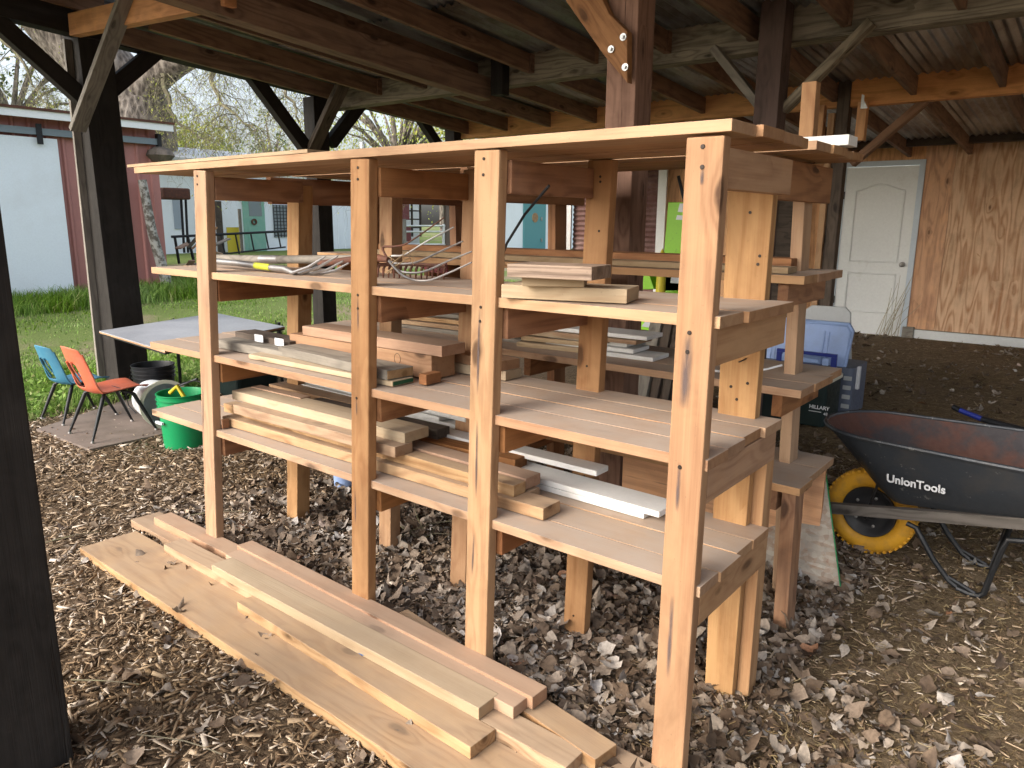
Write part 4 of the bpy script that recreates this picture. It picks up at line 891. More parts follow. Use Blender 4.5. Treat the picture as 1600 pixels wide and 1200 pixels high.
# ------------------------------------------------------------- table, buckets
tb = thing('work_table', 'grey topped folding table behind the left end of the rack', 'table', (-4.7, 1.4, 0))
ZT = .64
tp_ = [on(2, ZT, *q) for q in ((155, 517), (337, 489), (445, 510))]; tp_ = [tp_[0], tp_[1], tp_[2], tp_[0]+tp_[2]-tp_[1]]
MB().prism([p-Vector((0, 0, .026)) for p in tp_], (0, 0, .010)).build('underframe', M_['blackplastic'], tb)
MB().prism([p-Vector((0, 0, .016)) for p in tp_], (0, 0, .011)).build('ply_core', W['pink'], tb)
MB().prism([p-Vector((0, 0, .005)) for p in tp_], (0, 0, .005)).build('laminate_top', M_['laminate'], tb)
def leg(px0, py0, px1, py1, rr=.014):
    b_ = on(2, .01, px1, py1); a = Vector((b_[0], b_[1], ZT-.03)); MB().tube([a, b_], rr, 10).build('leg', M_['darkmetal'], tb, smooth=True); return a, b_
for q in ((283, 607), (184, 605), (442, 612), (330, 598)):
    a, b_ = leg(0, 0, *q); mid = b_.lerp(a, .45)
    MB().tube([mid, Vector((a[0]+.12, a[1]-.05, a[2]))], .005, 6).build('brace_wire', M_['darkmetal'], tb); MB().tube([mid, Vector((a[0]-.12, a[1]+.05, a[2]))], .005, 6).build('brace_wire', M_['darkmetal'], tb)
def bucket(c, r_, h, mat, label, M=None, rimmat=None, handle=True, ribs=True):
    t = thing('bucket', label, 'bucket', tuple(c)); T = M or Matrix.Translation(c); rb0 = r_*.86
    pr = [(0, 0), (rb0, 0)]
    pr += [(rb0+(r_-rb0)*.72, h*.72)]
    if ribs:
        for k, z in enumerate((.74, .82, .90)):
            zz = h*z; rr = rb0+(r_-rb0)*z; pr += [(rr, zz), (rr+.009, zz), (rr+.009, zz+h*.016), (rr, zz+h*.018)]
    pr += [(r_, h*.97), (r_+.006, h*.985), (r_+.006, h), (r_-.003, h), (r_-.006, h*.97), (rb0-.004, .006), (0, .006)]
    MB().lathe(pr, 40, T).build('body', mat, t, smooth=True)
    if rimmat: MB().lathe([(r_+.011, h-.02), (r_+.012, h+.003), (r_-.012, h+.003), (r_-.012, h-.02), (r_+.011, h-.02)], 40, T).build('rim', rimmat, t, smooth=True)
    return t, T
c = on(2, 0, 247, 640); k = .92
tk, T = bucket(Vector((-4.86, 1.08, .0)), .150, .37, M_['blackplastic'], 'black bucket behind the orange chair')
MB().tube([T @ Vector(p) for p in ((-.05, -.155, .29), (-.12, -.17, .16), (-.10, -.165, .06), (.02, -.17, .02))], .004, 6).build('wire_handle', M_['darkmetal'], tk)
tk, T = bucket(Vector((-3.83, .76, .0)), .150, .36, M_['greenplastic'], 'bright green bucket under the left end of the lowest shelf')
MB().tube([T @ Vector((-.155+.31*i/10, -.03, .31-.0*i)) if False else T @ Vector((.158*math.cos(math.pi*i/12+.5), .158*math.sin(math.pi*i/12+.5), .30+.10*math.sin(math.pi*i/12))) for i in range(13)], .003, 6).build('wire_handle', M_['darkmetal'], tk)
MB().box(T @ Vector((-.05, -.163, .175)), T @ Vector((.03, -.148, .19))).build('grip', M_['whiteplastic'], tk)
tag(MB().tube([(-3.90, .72, .35), (-3.84, .74, .40), (-3.80, .76, .33)], .014, 8).build('hand_trowel', M_['yellow'], smooth=True), 'yellow tool handle poking out of the green bucket', 'tool')
Mw = Matrix.Translation((-4.55, .93, .165)) @ Matrix.Rotation(R(-12), 4, 'Z') @ Matrix.Rotation(R(86), 4, 'Y') @ Matrix.Translation((0, 0, -.1))
bucket(Vector((-4.55, .9, .0)), .160, .38, M_['whiteplastic'], 'white bucket lying on its side beside the green bucket', M=Mw, rimmat=M_['cream'], ribs=False)
# green crates and tubs below the table
t_ = thing('green_tub', 'dark green tub with a white rim under the table', 'tub', (-3.9, 1.5, 0))
c = on(2, .0, 385, 612); m = MB(); rbox(m, (c[0]-.30, c[1]-.2, 0), (c[0]+.2, c[1]+.2, .17), .04); m.build('body', M_['darkgreen'], t_, bevel=.006)
m = MB(); rbox(m, (c[0]-.31, c[1]-.21, .17), (c[0]+.21, c[1]+.21, .20), .045); m.build('rim', M_['whiteplastic'], t_, bevel=.006)
m = MB()
for i in range(5): m.tube([(c[0]-.2+.07*i, c[1]-.1, .2), (c[0]-.15+.08*i, c[1]+random.uniform(-.1, .1), .30+random.uniform(0, .06)), (c[0]-.05+.05*i, c[1]+.1, .21)], .016, 6)
tag(m.build('hose_tangle', M_['blackplastic'], smooth=True), 'tangle of black hose heaped in the dark green tub', 'hose')
t_ = thing('green_tote', 'dark green plastic lid leaning up behind the tub', 'lid', (c[0]+.2, c[1]+.5, 0))
P = [on(0, c[0]-.1, *q) for q in ((358, 640), (392, 573), (432, 571), (420, 640))]; MB().prism(P, (-.03, 0, 0)).build('panel', M_['darkgreen'], t_, bevel=.004)
tag(MB().tube([on(2, .30, 262, 610), on(2, .40, 308, 592)], .008, 6).build('black_strap', M_['blackplastic']), 'black strap lying over the white bucket', 'strap')
tag(MB().lathe([(0, 0), (.06, 0), (.065, .09), (0, .09)], 20, Matrix.Translation(on(2, .0, 540, 760))).build('blue_can', M_['bluelid'], smooth=True), 'light blue can on the leaves beneath the lowest shelf by the second post', 'can')

# ------------------------------------------------------------- red metal shed
XS = -12.5
rs = thing('red_shed', 'red ribbed metal shed with a white sliding door behind the chairs', 'shed', (XS, 2, .15))
yR = 5.10
prof = []
yy = -6.0; vs = []
ribs = []
while yy < yR: ribs += [(yy, 0), (yy+.15, 0), (yy+.17, .032), (yy+.20, .032), (yy+.22, 0)]; yy += .23
ribs = [r_ for r_ in ribs if r_[0] < yR]+[(yR, 0)]
vs = [(XS+d, y, z) for z in (.0, 2.98) for y, d in ribs]; n = len(ribs)
MB().add(vs, [(i, i+1, n+i+1, n+i) for i in range(n-1)]).build('front_wall', M_['redwall'], rs)
MB().box((XS-5, yR-.02, 0), (XS-.001, yR, 3.0)).build('side_wall', M_['redwall'], rs); MB().box((XS+.001, yR-.10, .0), (XS+.025, yR+.012, 2.97)).build('corner_trim', M_['redwall'], rs)
MB().prism([(XS+.35, -6.2, 3.03), (XS+.35, yR+.2, 3.03), (XS-5, yR+.2, 3.5), (XS-5, -6.2, 3.5)], (0, 0, .04)).build('roof', M_['rust'], rs)
MB().box((XS+.30, -6.2, 2.92), (XS+.33, yR+.18, 3.04)).build('fascia', M_['whitedoor'], rs)
dB = on(0, XS, 85, 215)[1]
MB().box((XS+.05, dB-2.6, .1), (XS+.09, dB, 2.66)).build('sliding_door', M_['whitewall'], rs)
MB().box((XS+.06, -5, 2.70), (XS+.13, yR+.05, 2.80)).build('door_track', M_['greyrail'], rs)
dh = MB().box((XS+.13, dB-.30, 2.56), (XS+.15, dB-.22, 2.86)).build('door_hanger', M_['darkmetal'], rs); MB().box((XS+.06, yR-.02, 2.62), (XS+.16, yR+.04, 2.88)).build('track_stop', M_['darkmetal'], rs)
m = MB(); m.box((XS+.0, .8, 3.075), (XS+.4, 2.6, 3.14)); tag(m.build('gutter_scrap', M_['rust']), 'rusty scrap lying on the edge of the red shed roof', 'scrap')
# birch like post at shed corner
a = on(0, -12.2, 262, 455); tag(MB().tube([(a[0], a[1]+.05, .1), (a[0]-.05, a[1]-.15, 1.2), (a[0]-.1, a[1]-.22, 2.1)], [.10, .08, .07], 10).build('tree_stump_post', paint('peeling bark', (.42, .40, .36), .8, c2=(.12, .1, .08), scale=9, lo=.45, hi=.55, bump=.8), smooth=True), 'peeling grey white trunk at the right corner of the red shed', 'trunk')
tag(MB().lathe([(0, -.12), (.15, -.1), (.24, .0), (.2, .08), (.1, .14), (0, .15)], 9, Matrix.Translation(on(0, -12.4, 251, 243))).build('nest_bundle', paint('dry thatch', (.12, .10, .08), .9, c2=(.25, .2, .16), bump=1)), 'dark dry bundle at the top corner of the red shed', 'bundle')

# ------------------------------------------------------------- white outbuildings
XB = -19.0
wb_ = thing('white_building', 'long white farm building with a green door behind the racks', 'building', (XB, 12, .4))
def yb(px_, ref=350): return on(0, XB, px_, ref)[1]
y0, y1 = yb(248)-2.5, yb(625)
MB().box((XB-5, y0, .2), (XB, y1, 3.0)).build('wall', M_['whitewall'], wb_)
MB().prism([(XB+.4, y0-.3, 2.95), (XB+.4, y1+.3, 2.95), (XB-2.8, y1+.3, 3.5), (XB-2.8, y0-.3, 3.5)], (0, 0, .08)).build('roof', M_['galv'], wb_)
MB().prism([(XB-5.4, y0-.3, 2.95), (XB-2.79, y0-.3, 3.5), (XB-2.79, y1+.3, 3.5), (XB-5.4, y1+.3, 2.95)], (0, 0, .08)).build('roof', M_['galv'], wb_)
yy = yb(470)
m = MB()
while yy < y1: m.box((XB+.001, yy, .4), (XB+.02, yy+.05, 2.94)); yy += .28
m.build('batten', M_['whitewall'], wb_)
g0, g1 = yb(380), yb(413)
dd = MB().box((XB+.001, g0, .45), (XB+.05, g1, 2.55)).build('green_door', M_['green'], wb_)
MB().box((XB+.05, g0+.18, 1.56), (XB+.06, g1-.10, 2.4)).build('glass', M_['glass'], dd); MB().box((XB+.051, g0+.12, .62), (XB+.062, g1-.12, 1.28)).build('door_panel', M_['green'], dd)
MB().lathe([(.05, 0), (.09, .0), (.09, .03), (.05, .03)], 16, Matrix.Translation((XB+.06, (g0+g1)/2-.03, 1.40)) @ Matrix.Rotation(R(90), 4, 'Y')).build('wreath', M_['rust'], dd)
w0, w1 = yb(427), yb(452)
ww_ = MB().box((XB+.001, w0, .95), (XB+.03, w1, 1.9)).build('window', M_['glass'], wb_)
m = MB()
for i in range(9): m.box((XB+.031, w0, 1.0+.1*i), (XB+.04, w1, 1.02+.1*i))
for i in range(6): m.box((XB+.031, w0+(w1-w0)*i/5, .95), (XB+.042, w0+(w1-w0)*i/5+.02, 1.9))
m.build('window_bars', M_['darkmetal'], ww_)
# shuttered opening behind and red item
MB().box((XB+.001, yb(272), 1.2), (XB+.03, yb(283), 2.1)).build('shutter', M_['conduit'], wb_)
def bpan(px0, px1, z0, z1, mat, name, label, cat, dx=.0, X=XB):
    a = on(0, X, px0, 360)[1]; b_ = on(0, X, px1, 360)[1]; return tag(MB().box((X+.05+dx, a, z0), (X+.09+dx, b_, z1)).build(name, mat), label, cat)
bpan(327, 337, .4, 1.95, W['dark'], 'gate_board', 'dark weathered board against the white building left of the green door', 'board', .3)
bpan(343, 362, .4, 1.25, M_['yellow'], 'yellow_sign_board', 'yellowish panel leaning at the foot of the white building', 'panel', .3)
bpan(358, 362, .4, 1.75, W['grey'], 'leaning_post', 'thin pale post leaning beside the yellowish panel', 'post', .45)
# long black rail (ladder frame) in front
t_ = thing('metal_rack', 'long black metal ladder rack behind the left bay', 'rack', (-14.5, 8, .3)); XR = -14.5
m = MB(); ra_, rb2, rc, rd = on(0, XR, 268, 370), on(0, XR, 450, 361), on(0, XR, 330, 399), on(0, XR, 446, 386)
m.tube([ra_, rb2], .03, 6); m.tube([rc, rd], .02, 6); m.build('rail', M_['darkmetal'], t_)
for i, (p_, q_) in enumerate((((273, 370), (280, 412)), ((293, 369), (303, 408)), ((345, 368), (352, 398)), ((368, 367), (374, 397)), ((392, 366), (397, 392)), ((415, 364), (420, 390)), ((434, 362), (439, 388)))):
    MB().tube([on(0, XR, *p_), on(0, XR, *q_)], .03 if i < 2 else .018, 6).build('rung', M_['darkmetal'], t_)
t_ = thing('metal_stand', 'black metal stand with a bundle on top beside the red shed', 'stand', (-15.5, 7, .3)); XR = -15.5
MB().tube([on(0, XR, 256, 310), on(0, XR, 291, 310)], .03, 6).build('top_bar', M_['darkmetal'], t_); MB().tube([on(0, XR, 290, 310), on(0, XR, 294, 395)], .03, 6).build('leg', M_['darkmetal'], t_); MB().tube([on(0, XR, 283, 312), on(0, XR, 288, 395)], .03, 6).build('leg', M_['darkmetal'], t_)
c = on(0, XR, 270, 303); MB().box(c-Vector((.3, .35, .12)), c+Vector((.3, .25, .12))).build('bundle', M_['rust'], t_, bevel=.04)
# wooden debris
GD = 'broken pallet boards by the red shed'
for i in range(16):
    q0 = (random.uniform(268, 330), random.uniform(385, 445)); a = on(0, -13.6-.05*i, *q0); b_ = on(0, -13.2-.1*i, q0[0]+random.uniform(12, 40), q0[1]-random.uniform(-8, 45))
    tag(board('pallet_board', a, b_, .13, .03, W[['fir', 'lum', 'pink', 'grey'][i % 4]], bevel=0), '%s pallet board in the heap right of the red shed, %s from the top' % (['tan', 'dusty brown', 'pinkish', 'grey'][i % 4], ORD[i//4+1]), 'board', GD)
# second building, right
XB2 = -13.5
def yb2(px_): return on(0, XB2, px_, 350)[1]
t2 = thing('white_building', 'white building with a teal door seen through the third bay', 'building', (XB2, 12, .4))
ya, yc = on(0, -17, 784, 350)[1], 0
X3 = -16.0; f3 = lambda px_: on(0, X3, px_, 350)[1]
MB().box((X3-1.2, f3(786), .2), (X3, f3(884)+1.5, 3.2)).build('wall', M_['whitewall'], t2)
MB().box((X3-1.4, f3(786)-.2, 3.2), (X3+.3, f3(884)+1.7, 3.3)).build('roof', M_['galv'], t2)
dd = MB().box((X3+.001, f3(817), .3), (X3+.05, f3(851), 2.7)).build('teal_door', M_['teal'], t2); zc = on(0, X3, 833, 340)[2]
MB().lathe([(0, 0), (.17, 0), (.17, .02), (0, .02)], 24, Matrix.Translation((X3+.05, f3(834), zc)) @ Matrix.Rotation(R(90), 4, 'Y')).build('round_sign', W['lum'], dd)
for pz in (342, 375): q = on(0, X3+.06, 846, pz); MB().box(q-Vector((0, .03, .06)), q+Vector((.02, .03, .06))).build('hinge', M_['steel'], dd)
# lean-to between with junk
t3 = thing('lean_to', 'cluttered grey lean-to with a dark shelf frame in the distance', 'lean-to', (-20, 17, .4)); X4 = -18.4; f4 = lambda px_: on(0, X4, px_, 350)[1]
MB().box((X4-2, f4(634), .2), (X4-1.9, f4(712), 3)).build('back_wall', M_['galv'], t3); MB().box((X4-2.2, f4(628), 2.6), (X4+.3, f4(716), 2.75)).build('roof', W['dark'], t3)
MB().box((X4, f4(694), .3), (X4+.15, f4(701), 2.6)).build('post', W['dark'], t3)
m = MB()
for z in (1.2, 1.5, 1.8, 2.1): m.box((X4-1.5, f4(664), z), (X4-1.1, f4(690), z+.05))
for pp in (664, 676, 689): m.box((X4-1.1, f4(pp), .9), (X4-1.05, f4(pp)+.06, 2.3))
m.build('shelf_frame', W['dark'], t3)
tag(MB().box((X4-.9, f4(638), 1.5), (X4-.5, f4(656), 2.05)).build('red_crate', M_['rakered'], bevel=.02), 'dark red crate in the distant lean-to', 'crate')
tag(MB().box((X4-.9, f4(638), .75), (X4-.5, f4(658), 1.3)).build('red_crate', M_['rakered'], bevel=.02), 'lower dark red crate in the distant lean-to', 'crate')
tg_ = thing('pipe_gate', 'pale pipe gate in front of the distant lean-to', 'gate', (X4+.6, f4(660), .4)); m = MB()
for pz in (353, 362, 382, 395): m.tube([on(0, X4+.6, 630, pz), on(0, X4+.6, 695, pz)], .035, 6)
m.build('rails', M_['galv'], tg_)
for pp in (632, 693): MB().tube([on(0, X4+.6, pp, 350), on(0, X4+.6, pp, 402)], .05, 8).build('upright', M_['galv'], tg_)
tag(board('gate_post', on(0, X4+.9, 626, 405), on(0, X4+.9, 625, 342), .28, .28, W['grey'], up=(0, 1, 0)), 'grey gate post at the corner of the white building', 'post')
tag(MB().tube([on(0, -24, 567, 240), on(0, -24, 566, 222)], .12, 10).build('chimney_pipe', M_['galv']), 'small roof vent showing above the shelf top', 'vent')
tag(MB().box((-26, 14, 0), (-24.2, 22, 3.05)).build('far_shed', M_['whitewall']), 'white shed behind the vent pipe', 'shed')

# ------------------------------------------------------------- trees
BARK = None
def barkmat():
    m, t, b = nodes('furrowed bark'); g = G(t); co = g.coord(); v = g.vmath('MULTIPLY', co, (7, 7, 2.2)); n = g.math('ADD', g.math('MULTIPLY', g.noise(v, 1.6, 6, .7, .8), .55), g.math('MULTIPLY', g.vor(v, 1.3).outputs['Distance'], .45))
    col = g.ramp(n, [(.28, (.035, .028, .022)), (.45, (.12, .098, .078)), (.62, (.24, .205, .17))]); t.links.new(col, b.inputs['Base Color']); b.inputs['Roughness'].default_value = .9
    t.links.new(g.bump(n, 1., .08), b.inputs['Normal']); return m
BARK = barkmat(); TWIG = paint('twig bark', (.14, .12, .08), .9, c2=(.2, .2, .1)); 
LEAFY = islandmat('willow leaf', [(0, (.20, .26, .04)), (.5, (.36, .40, .08)), (1, (.52, .50, .15))], .7, trans=.35)
LEAFD = islandmat('dark pine tuft', [(0, (.035, .065, .02)), (.6, (.07, .11, .035)), (1, (.14, .19, .06))], .7, trans=.2)
def quadcloud(name, C, sz, mat, parent, asp=.35, droop=False):
    C = np.array(C); n = len(C); a = rng.normal(size=(n, 3)); 
    if droop: a[:, 2] = -abs(a[:, 2])-1.2
    a /= np.linalg.norm(a, axis=1)[:, None]; b = rng.normal(size=(n, 3)); b -= (b*a).sum(1)[:, None]*a; b /= np.linalg.norm(b, axis=1)[:, None]
    s_ = rng.uniform(.6, 1.3, n)[:, None]*sz; V = np.stack([C-a*s_*.5, C+b*s_*asp*.5, C+a*s_*.5, C-b*s_*asp*.5], 1).reshape(-1, 3)
    return bulk(name, V, np.arange(4*n).reshape(-1, 4), mat, parent)
def bulk(name, V, F, mat, parent=None, smooth=False):
    me = bpy.data.meshes.new(name); V = np.asarray(V, np.float32); F = np.asarray(F, np.int32); k = F.shape[1]
    me.vertices.add(len(V)); me.vertices.foreach_set('co', V.ravel()); me.loops.add(F.size); me.loops.foreach_set('vertex_index', F.ravel())
    me.polygons.add(len(F)); me.polygons.foreach_set('loop_start', np.arange(0, F.size, k, dtype=np.int32)); me.update(calc_edges=True); me.validate()
    me.materials.append(mat)
    if smooth: me.polygons.foreach_set('use_smooth', [True]*len(F))
    o = bpy.data.objects.new(name, me); link(o, Matrix(), parent); return o
def path(P, n=6, wob=.0):
    P = [Vector(p) for p in P]; Q = []
    for j in range(len(P)-1):
        for k in range(n):
            tt = k/n; a = P[max(j-1, 0)]; b = P[j]; c = P[j+1]; d = P[min(j+2, len(P)-1)]
            Q.append(.5*((2*b)+(c-a)*tt+(2*a-5*b+4*c-d)*tt*tt+(3*b-a-3*c+d)*tt**3)+Vector([random.uniform(-wob, wob) for _ in range(3)]))
    return Q+[P[-1]]
tr = thing('willow_tree', 'huge grey barked tree with hanging twigs behind the red shed', 'tree', (-19, 5, .4))
DT = 21
trunk = path([far(215, 330, DT), far(212, 200, DT), far(205, 165, DT), far(150, 95, DT-.5), far(80, 30, DT-1), far(20, -60, DT-2), far(-60, -220, DT-3)])
MB().tube(trunk, [1.15-.62*i/(len(trunk)-1) for i in range(len(trunk))], 18).build('trunk', BARK, tr, smooth=True)
limb = path([far(215, 190, DT), far(225, 135, DT-.4), far(262, 100, DT-.8), far(320, 70, DT-1.5), far(420, 20, DT-3), far(560, -90, DT-4)])
MB().tube(limb, [.62-.42*i/(len(limb)-1) for i in range(len(limb))], 14).build('limb', BARK, tr, smooth=True)
limb2 = path([far(95, 45, DT-1), far(120, -30, DT-2), far(200, -120, DT-3)]); MB().tube(limb2, [.4-.3*i/(len(limb2)-1) for i in range(len(limb2))], 10).build('limb', BARK, tr, smooth=True)
# hanging branchlets
m = MB(); LC = []; TW = []
def twig(p, L, r0, depth):
    n = 6; P = [p]; d = Vector((random.uniform(-1, 1), random.uniform(-1, 1), random.uniform(-.5, .4))).normalized()
    for i in range(n):
        d = (d+Vector((random.uniform(-.3, .3), random.uniform(-.3, .3), -.26+random.uniform(-.12, .1)))).normalized(); P.append(P[-1]+d*L/n)
    m.tube(P, [r0*(1-.8*i/n) for i in range(n+1)], 3, cap=False)
    for q in P[1:]:
        if depth > 0:
            for _ in range(2): twig(q, L*random.uniform(.4, .7), r0*.42, depth-1)
        else: LC.extend([q+Vector([random.gauss(0, .05) for _ in range(3)])]*(random.random() < .10))
def bough(P, L, nt):
    Q = path(P, 5, .05); m.tube(Q, [.10-.085*i/(len(Q)-1) for i in range(len(Q))], 5, cap=False)
    for i in range(nt): twig(Q[random.randrange(3, len(Q))], L*random.uniform(.6, 1.2), .016, 2)
bough([far(300, 75, 19), far(345, 60, 18), far(400, 95, 17.5), far(450, 150, 17), far(470, 200, 17)], 1.8, 11)
bough([far(330, 60, 19), far(330, 110, 19), far(345, 160, 18.5), far(400, 205, 18)], 1.6, 10)
bough([far(250, 90, 20), far(258, 140, 20), far(275, 190, 20), far(330, 220, 20)], 1.7, 9)
bough([far(380, -30, 18), far(440, 60, 17), far(500, 130, 17), far(560, 200, 17)], 1.8, 8)
bough([far(-60, -60, 20), far(-10, 40, 19), far(30, 90, 19), far(60, 150, 19)], 1.7, 10)
m.build('branches', TWIG, tr)
quadcloud('foliage', LC, .065, LEAFY, tr, .35, True)
def crown(name, label, c, rad, n, mat, sz, stems, trunkr=.15, squash=.8, holes=.35, cat='tree', droop=False):
    t = thing(name, label, cat, (c[0], c[1], gz(c[0], c[1])))
    tops = []; m_ = MB(); base = Vector((c[0], c[1], gz(c[0], c[1])-.2)); mid = Vector(c)-Vector((0, 0, rad*.5))
    m_.tube([base, mid], [trunkr, trunkr*.6], 8)
    for i in range(stems):
        d = Vector((random.gauss(0, 1), random.gauss(0, 1), random.gauss(.3, .8))).normalized(); e = Vector(c)+Vector((d[0]*rad, d[1]*rad, d[2]*rad*squash))*random.uniform(.6, 1); m_.tube([mid, mid.lerp(e, .5)+Vector((0, 0, rad*.1)), e], [trunkr*.45, trunkr*.2, .01], 5, cap=False); tops.append(e)
    m_.build('trunk', BARK, t, smooth=True); C = []
    for i in range(n):
        q = random.choice(tops); s_ = rad*random.uniform(.12, .30); C.append((q[0]+random.gauss(0, s_), q[1]+random.gauss(0, s_), q[2]+random.gauss(0, s_*.9)-(abs(random.gauss(0, rad*.25)) if droop else 0)))
    quadcloud('crown', C, sz, mat, t, .5, droop); return t
crown('tree', 'yellow green leafing tree beyond the right end of the red shed', far(290, 245, 33), 2.1, 5200, LEAFY, .16, 26)
crown('tree', 'tall hanging willow with pale green leaves seen above the shelf top', far(620, 190, 38), 4.3, 5200, LEAFY, .15, 46, .3, droop=True)
crown('tree', 'slim ivy covered trunk tree between the two left black posts', far(425, 240, 30), .8, 800, LEAFD, .12, 14, .25, 2.6)
crown('tree', 'thin leafing tree beyond the black posts above the roof vent', far(690, 215, 45), 3.2, 1500, LEAFY, .18, 24, .2, droop=True)
crown('pine_tree', 'dark pine behind the leaning trunk at the far left', far(10, 120, 30), 3.6, 4200, LEAFD, .22, 30, .3, 1.0)
crown('tree', 'distant bushy tree low on the horizon behind the white building', far(370, 300, 60), 4.0, 3000, LEAFD, .3, 24, .3)
crown('tree', 'distant pale tree low on the horizon behind the vent', far(520, 300, 70), 5.0, 3000, LEAFY, .3, 24, .3)

# ------------------------------------------------------------- ground scatter
def gzn(X, Y):
    return np.array([gz(a, b) for a, b in zip(X, Y)])
def cull(X, Y, pad=.06):
    """keep what the photo's frame (with a margin for a step aside) can see"""
    v = np.stack([X, Y, np.zeros_like(X)], 1)-CAM; z = v@_f; u = (v@_r)/z; h = (v@_u)/z
    return (z > .2) & (abs(u) < .684+.25) & (h > -.56-.2)
CHIP = islandmat('wood chip', [(0, (.08, .052, .031)), (.3, (.185, .127, .078)), (.55, (.31, .22, .137)), (.8, (.42, .32, .22)), (1, (.60, .52, .43))], .9)
def chips(n):
    X = rng.uniform(-6.3, 1.8, n); Y = rng.uniform(-1.9, 3.2, n); d = np.hypot(X-CAM[0], Y-CAM[1])
    keep = cull(X, Y) & (rng.uniform(0, 1, n) < np.clip(3.2/d, 0, 1)**1.1) & ((X+.25*Y < rng.normal(-.15, .35, n)) | (rng.uniform(0, 1, n) < .22)); X = X[keep]; Y = Y[keep]; n = len(X)
    L = rng.gamma(2.4, .0095, n)+.006; Wd = L*rng.uniform(.12, .38, n); T = rng.uniform(.0012, .004, n); yaw = rng.uniform(0, 2*np.pi, n); pit = rng.normal(0, .28, n); rol = rng.normal(0, .5, n)
    Z = gzn(X, Y)+rng.uniform(.002, .016, n)
    cy, sy, cp, sp, cr, sr = np.cos(yaw), np.sin(yaw), np.cos(pit), np.sin(pit), np.cos(rol), np.sin(rol)
    ax = np.stack([cy*cp, sy*cp, sp], 1); ay0 = np.stack([-sy, cy, 0*cy], 1); az0 = np.cross(ax, ay0); ay = ay0*cr[:, None]+az0*sr[:, None]; az = np.cross(ax, ay)
    C = np.stack([X, Y, Z], 1); tp0 = rng.uniform(.2, 1, n); tp1 = rng.uniform(.2, 1, n); V = []
    for zz in (-.5, .5):
        for sx, syy, tp in ((-.5, -.5, tp0), (.5, -.5, tp1), (.5, .5, tp1), (-.5, .5, tp0)):
            V.append(C+ax*(L*sx)[:, None]+ay*(Wd*syy*tp)[:, None]+az*(T*zz)[:, None])
    V = np.stack(V, 1).reshape(-1, 3); q = np.array([(3, 2, 1, 0), (4, 5, 6, 7), (0, 1, 5, 4), (1, 2, 6, 5), (2, 3, 7, 6), (3, 0, 4, 7)])
    F = (np.arange(n)[:, None, None]*8+q[None]).reshape(-1, 4); o = bulk('wood_chips', V, F, CHIP); return tag(o, 'tan wood chip mulch strewn over the ground', 'wood chips', kind='stuff')
chips(170000)
def clump(X, Y, s=1.3, seed=0): return np.array([noise.noise(Vector((a*s, b*s, seed))) for a, b in zip(X, Y)])
LEAF = islandmat('dry leaf', [(0, (.075, .05, .033)), (.2, (.145, .102, .07)), (.5, (.23, .175, .13)), (.78, (.30, .25, .20)), (.95, (.38, .34, .30)), (.985, (.50, .47, .44)), (1, (.24, .11, .05))], .85, vein=90)
def leaves(n, x0, x1, y0, y1, dens, name, label, zmax=.035, smin=.020, smax=.042):
    X = rng.uniform(x0, x1, n); Y = rng.uniform(y0, y1, n); keep = cull(X, Y) & (rng.uniform(0, 1, n) < dens(X, Y)); X = X[keep]; Y = Y[keep]; n = len(X)
    S = rng.uniform(smin, smax, n)*rng.uniform(.75, 1.15, n); Z = gzn(X, Y)+rng.uniform(.004, zmax, n)*rng.uniform(.2, 1, n); k = 12
    ang = np.linspace(0, 2*np.pi, k, endpoint=False); lob = np.array([1.35, 1.02, .93, .97, .90, .85, .52, .85, .90, .97, .93, 1.02])
    r_ = lob[None]*rng.uniform(.86, 1.1, (n, k)); lx = r_*np.cos(ang); ly = r_*np.sin(ang)*rng.uniform(.62, .95, (n, 1))
    cx = rng.normal(0, .38, (n, 1)); cyv = rng.normal(.1, .42, (n, 1)); lz = cx*lx**2+cyv*ly**2+rng.normal(0, .17, (n, k))+.22*np.abs(ly)
    lx = np.concatenate([lx, np.zeros((n, 1))], 1); ly = np.concatenate([ly, np.zeros((n, 1))], 1); lz = np.concatenate([lz, np.full((n, 1), -.02)], 1)
    yaw = rng.uniform(0, 2*np.pi, n); tx = rng.normal(0, .45, n); ty = rng.normal(0, .45, n)
    cy, sy = np.cos(yaw), np.sin(yaw); az = np.stack([np.sin(tx), np.sin(ty), np.ones(n)], 1)*np.where(rng.uniform(0, 1, n) < .4, -1, 1)[:, None]; az /= np.linalg.norm(az, axis=1)[:, None]
    ax = np.stack([cy, sy, 0*cy], 1); ax -= (ax*az).sum(1)[:, None]*az; ax /= np.linalg.norm(ax, axis=1)[:, None]; ay = np.cross(az, ax); C = np.stack([X, Y, Z], 1)
    V = C[:, None]+S[:, None, None]*(lx[..., None]*ax[:, None]+ly[..., None]*ay[:, None]+lz[..., None]*az[:, None]); V[..., 2] = np.maximum(V[..., 2], gzn(X, Y)[:, None]+.002)
    F = np.array([(i, (i+1) % k, k) for i in range(k)]); F = (np.arange(n)[:, None, None]*(k+1)+F[None]).reshape(-1, 3)
    return tag(bulk(name, V.reshape(-1, 3), F, LEAF, smooth=True), label, 'leaves', kind='stuff')
def dmain(X, Y):
    a = 1/(1+np.exp(-(X+2.3)*4))*1/(1+np.exp((Y-2.2)*2.))           # under and right of the rack
    b = 1/(1+np.exp(-(Y+.05-.0*X+np.where(X > -.2, (X+.2)*2.2, 0))*7)) # behind the ground pile, or right foreground
    fade = np.where(X > .15, np.clip(1.15-(Y+.3)*.9, .10, 1)*.8, 1.)
    return np.clip(a*b*fade, .0, 1)
leaves(42000, -3.4, 2.4, -1.6, 3.2, dmain, 'dry_leaves', 'curled grey brown dry leaves drifted under and right of the rack', .050, .019, .036)
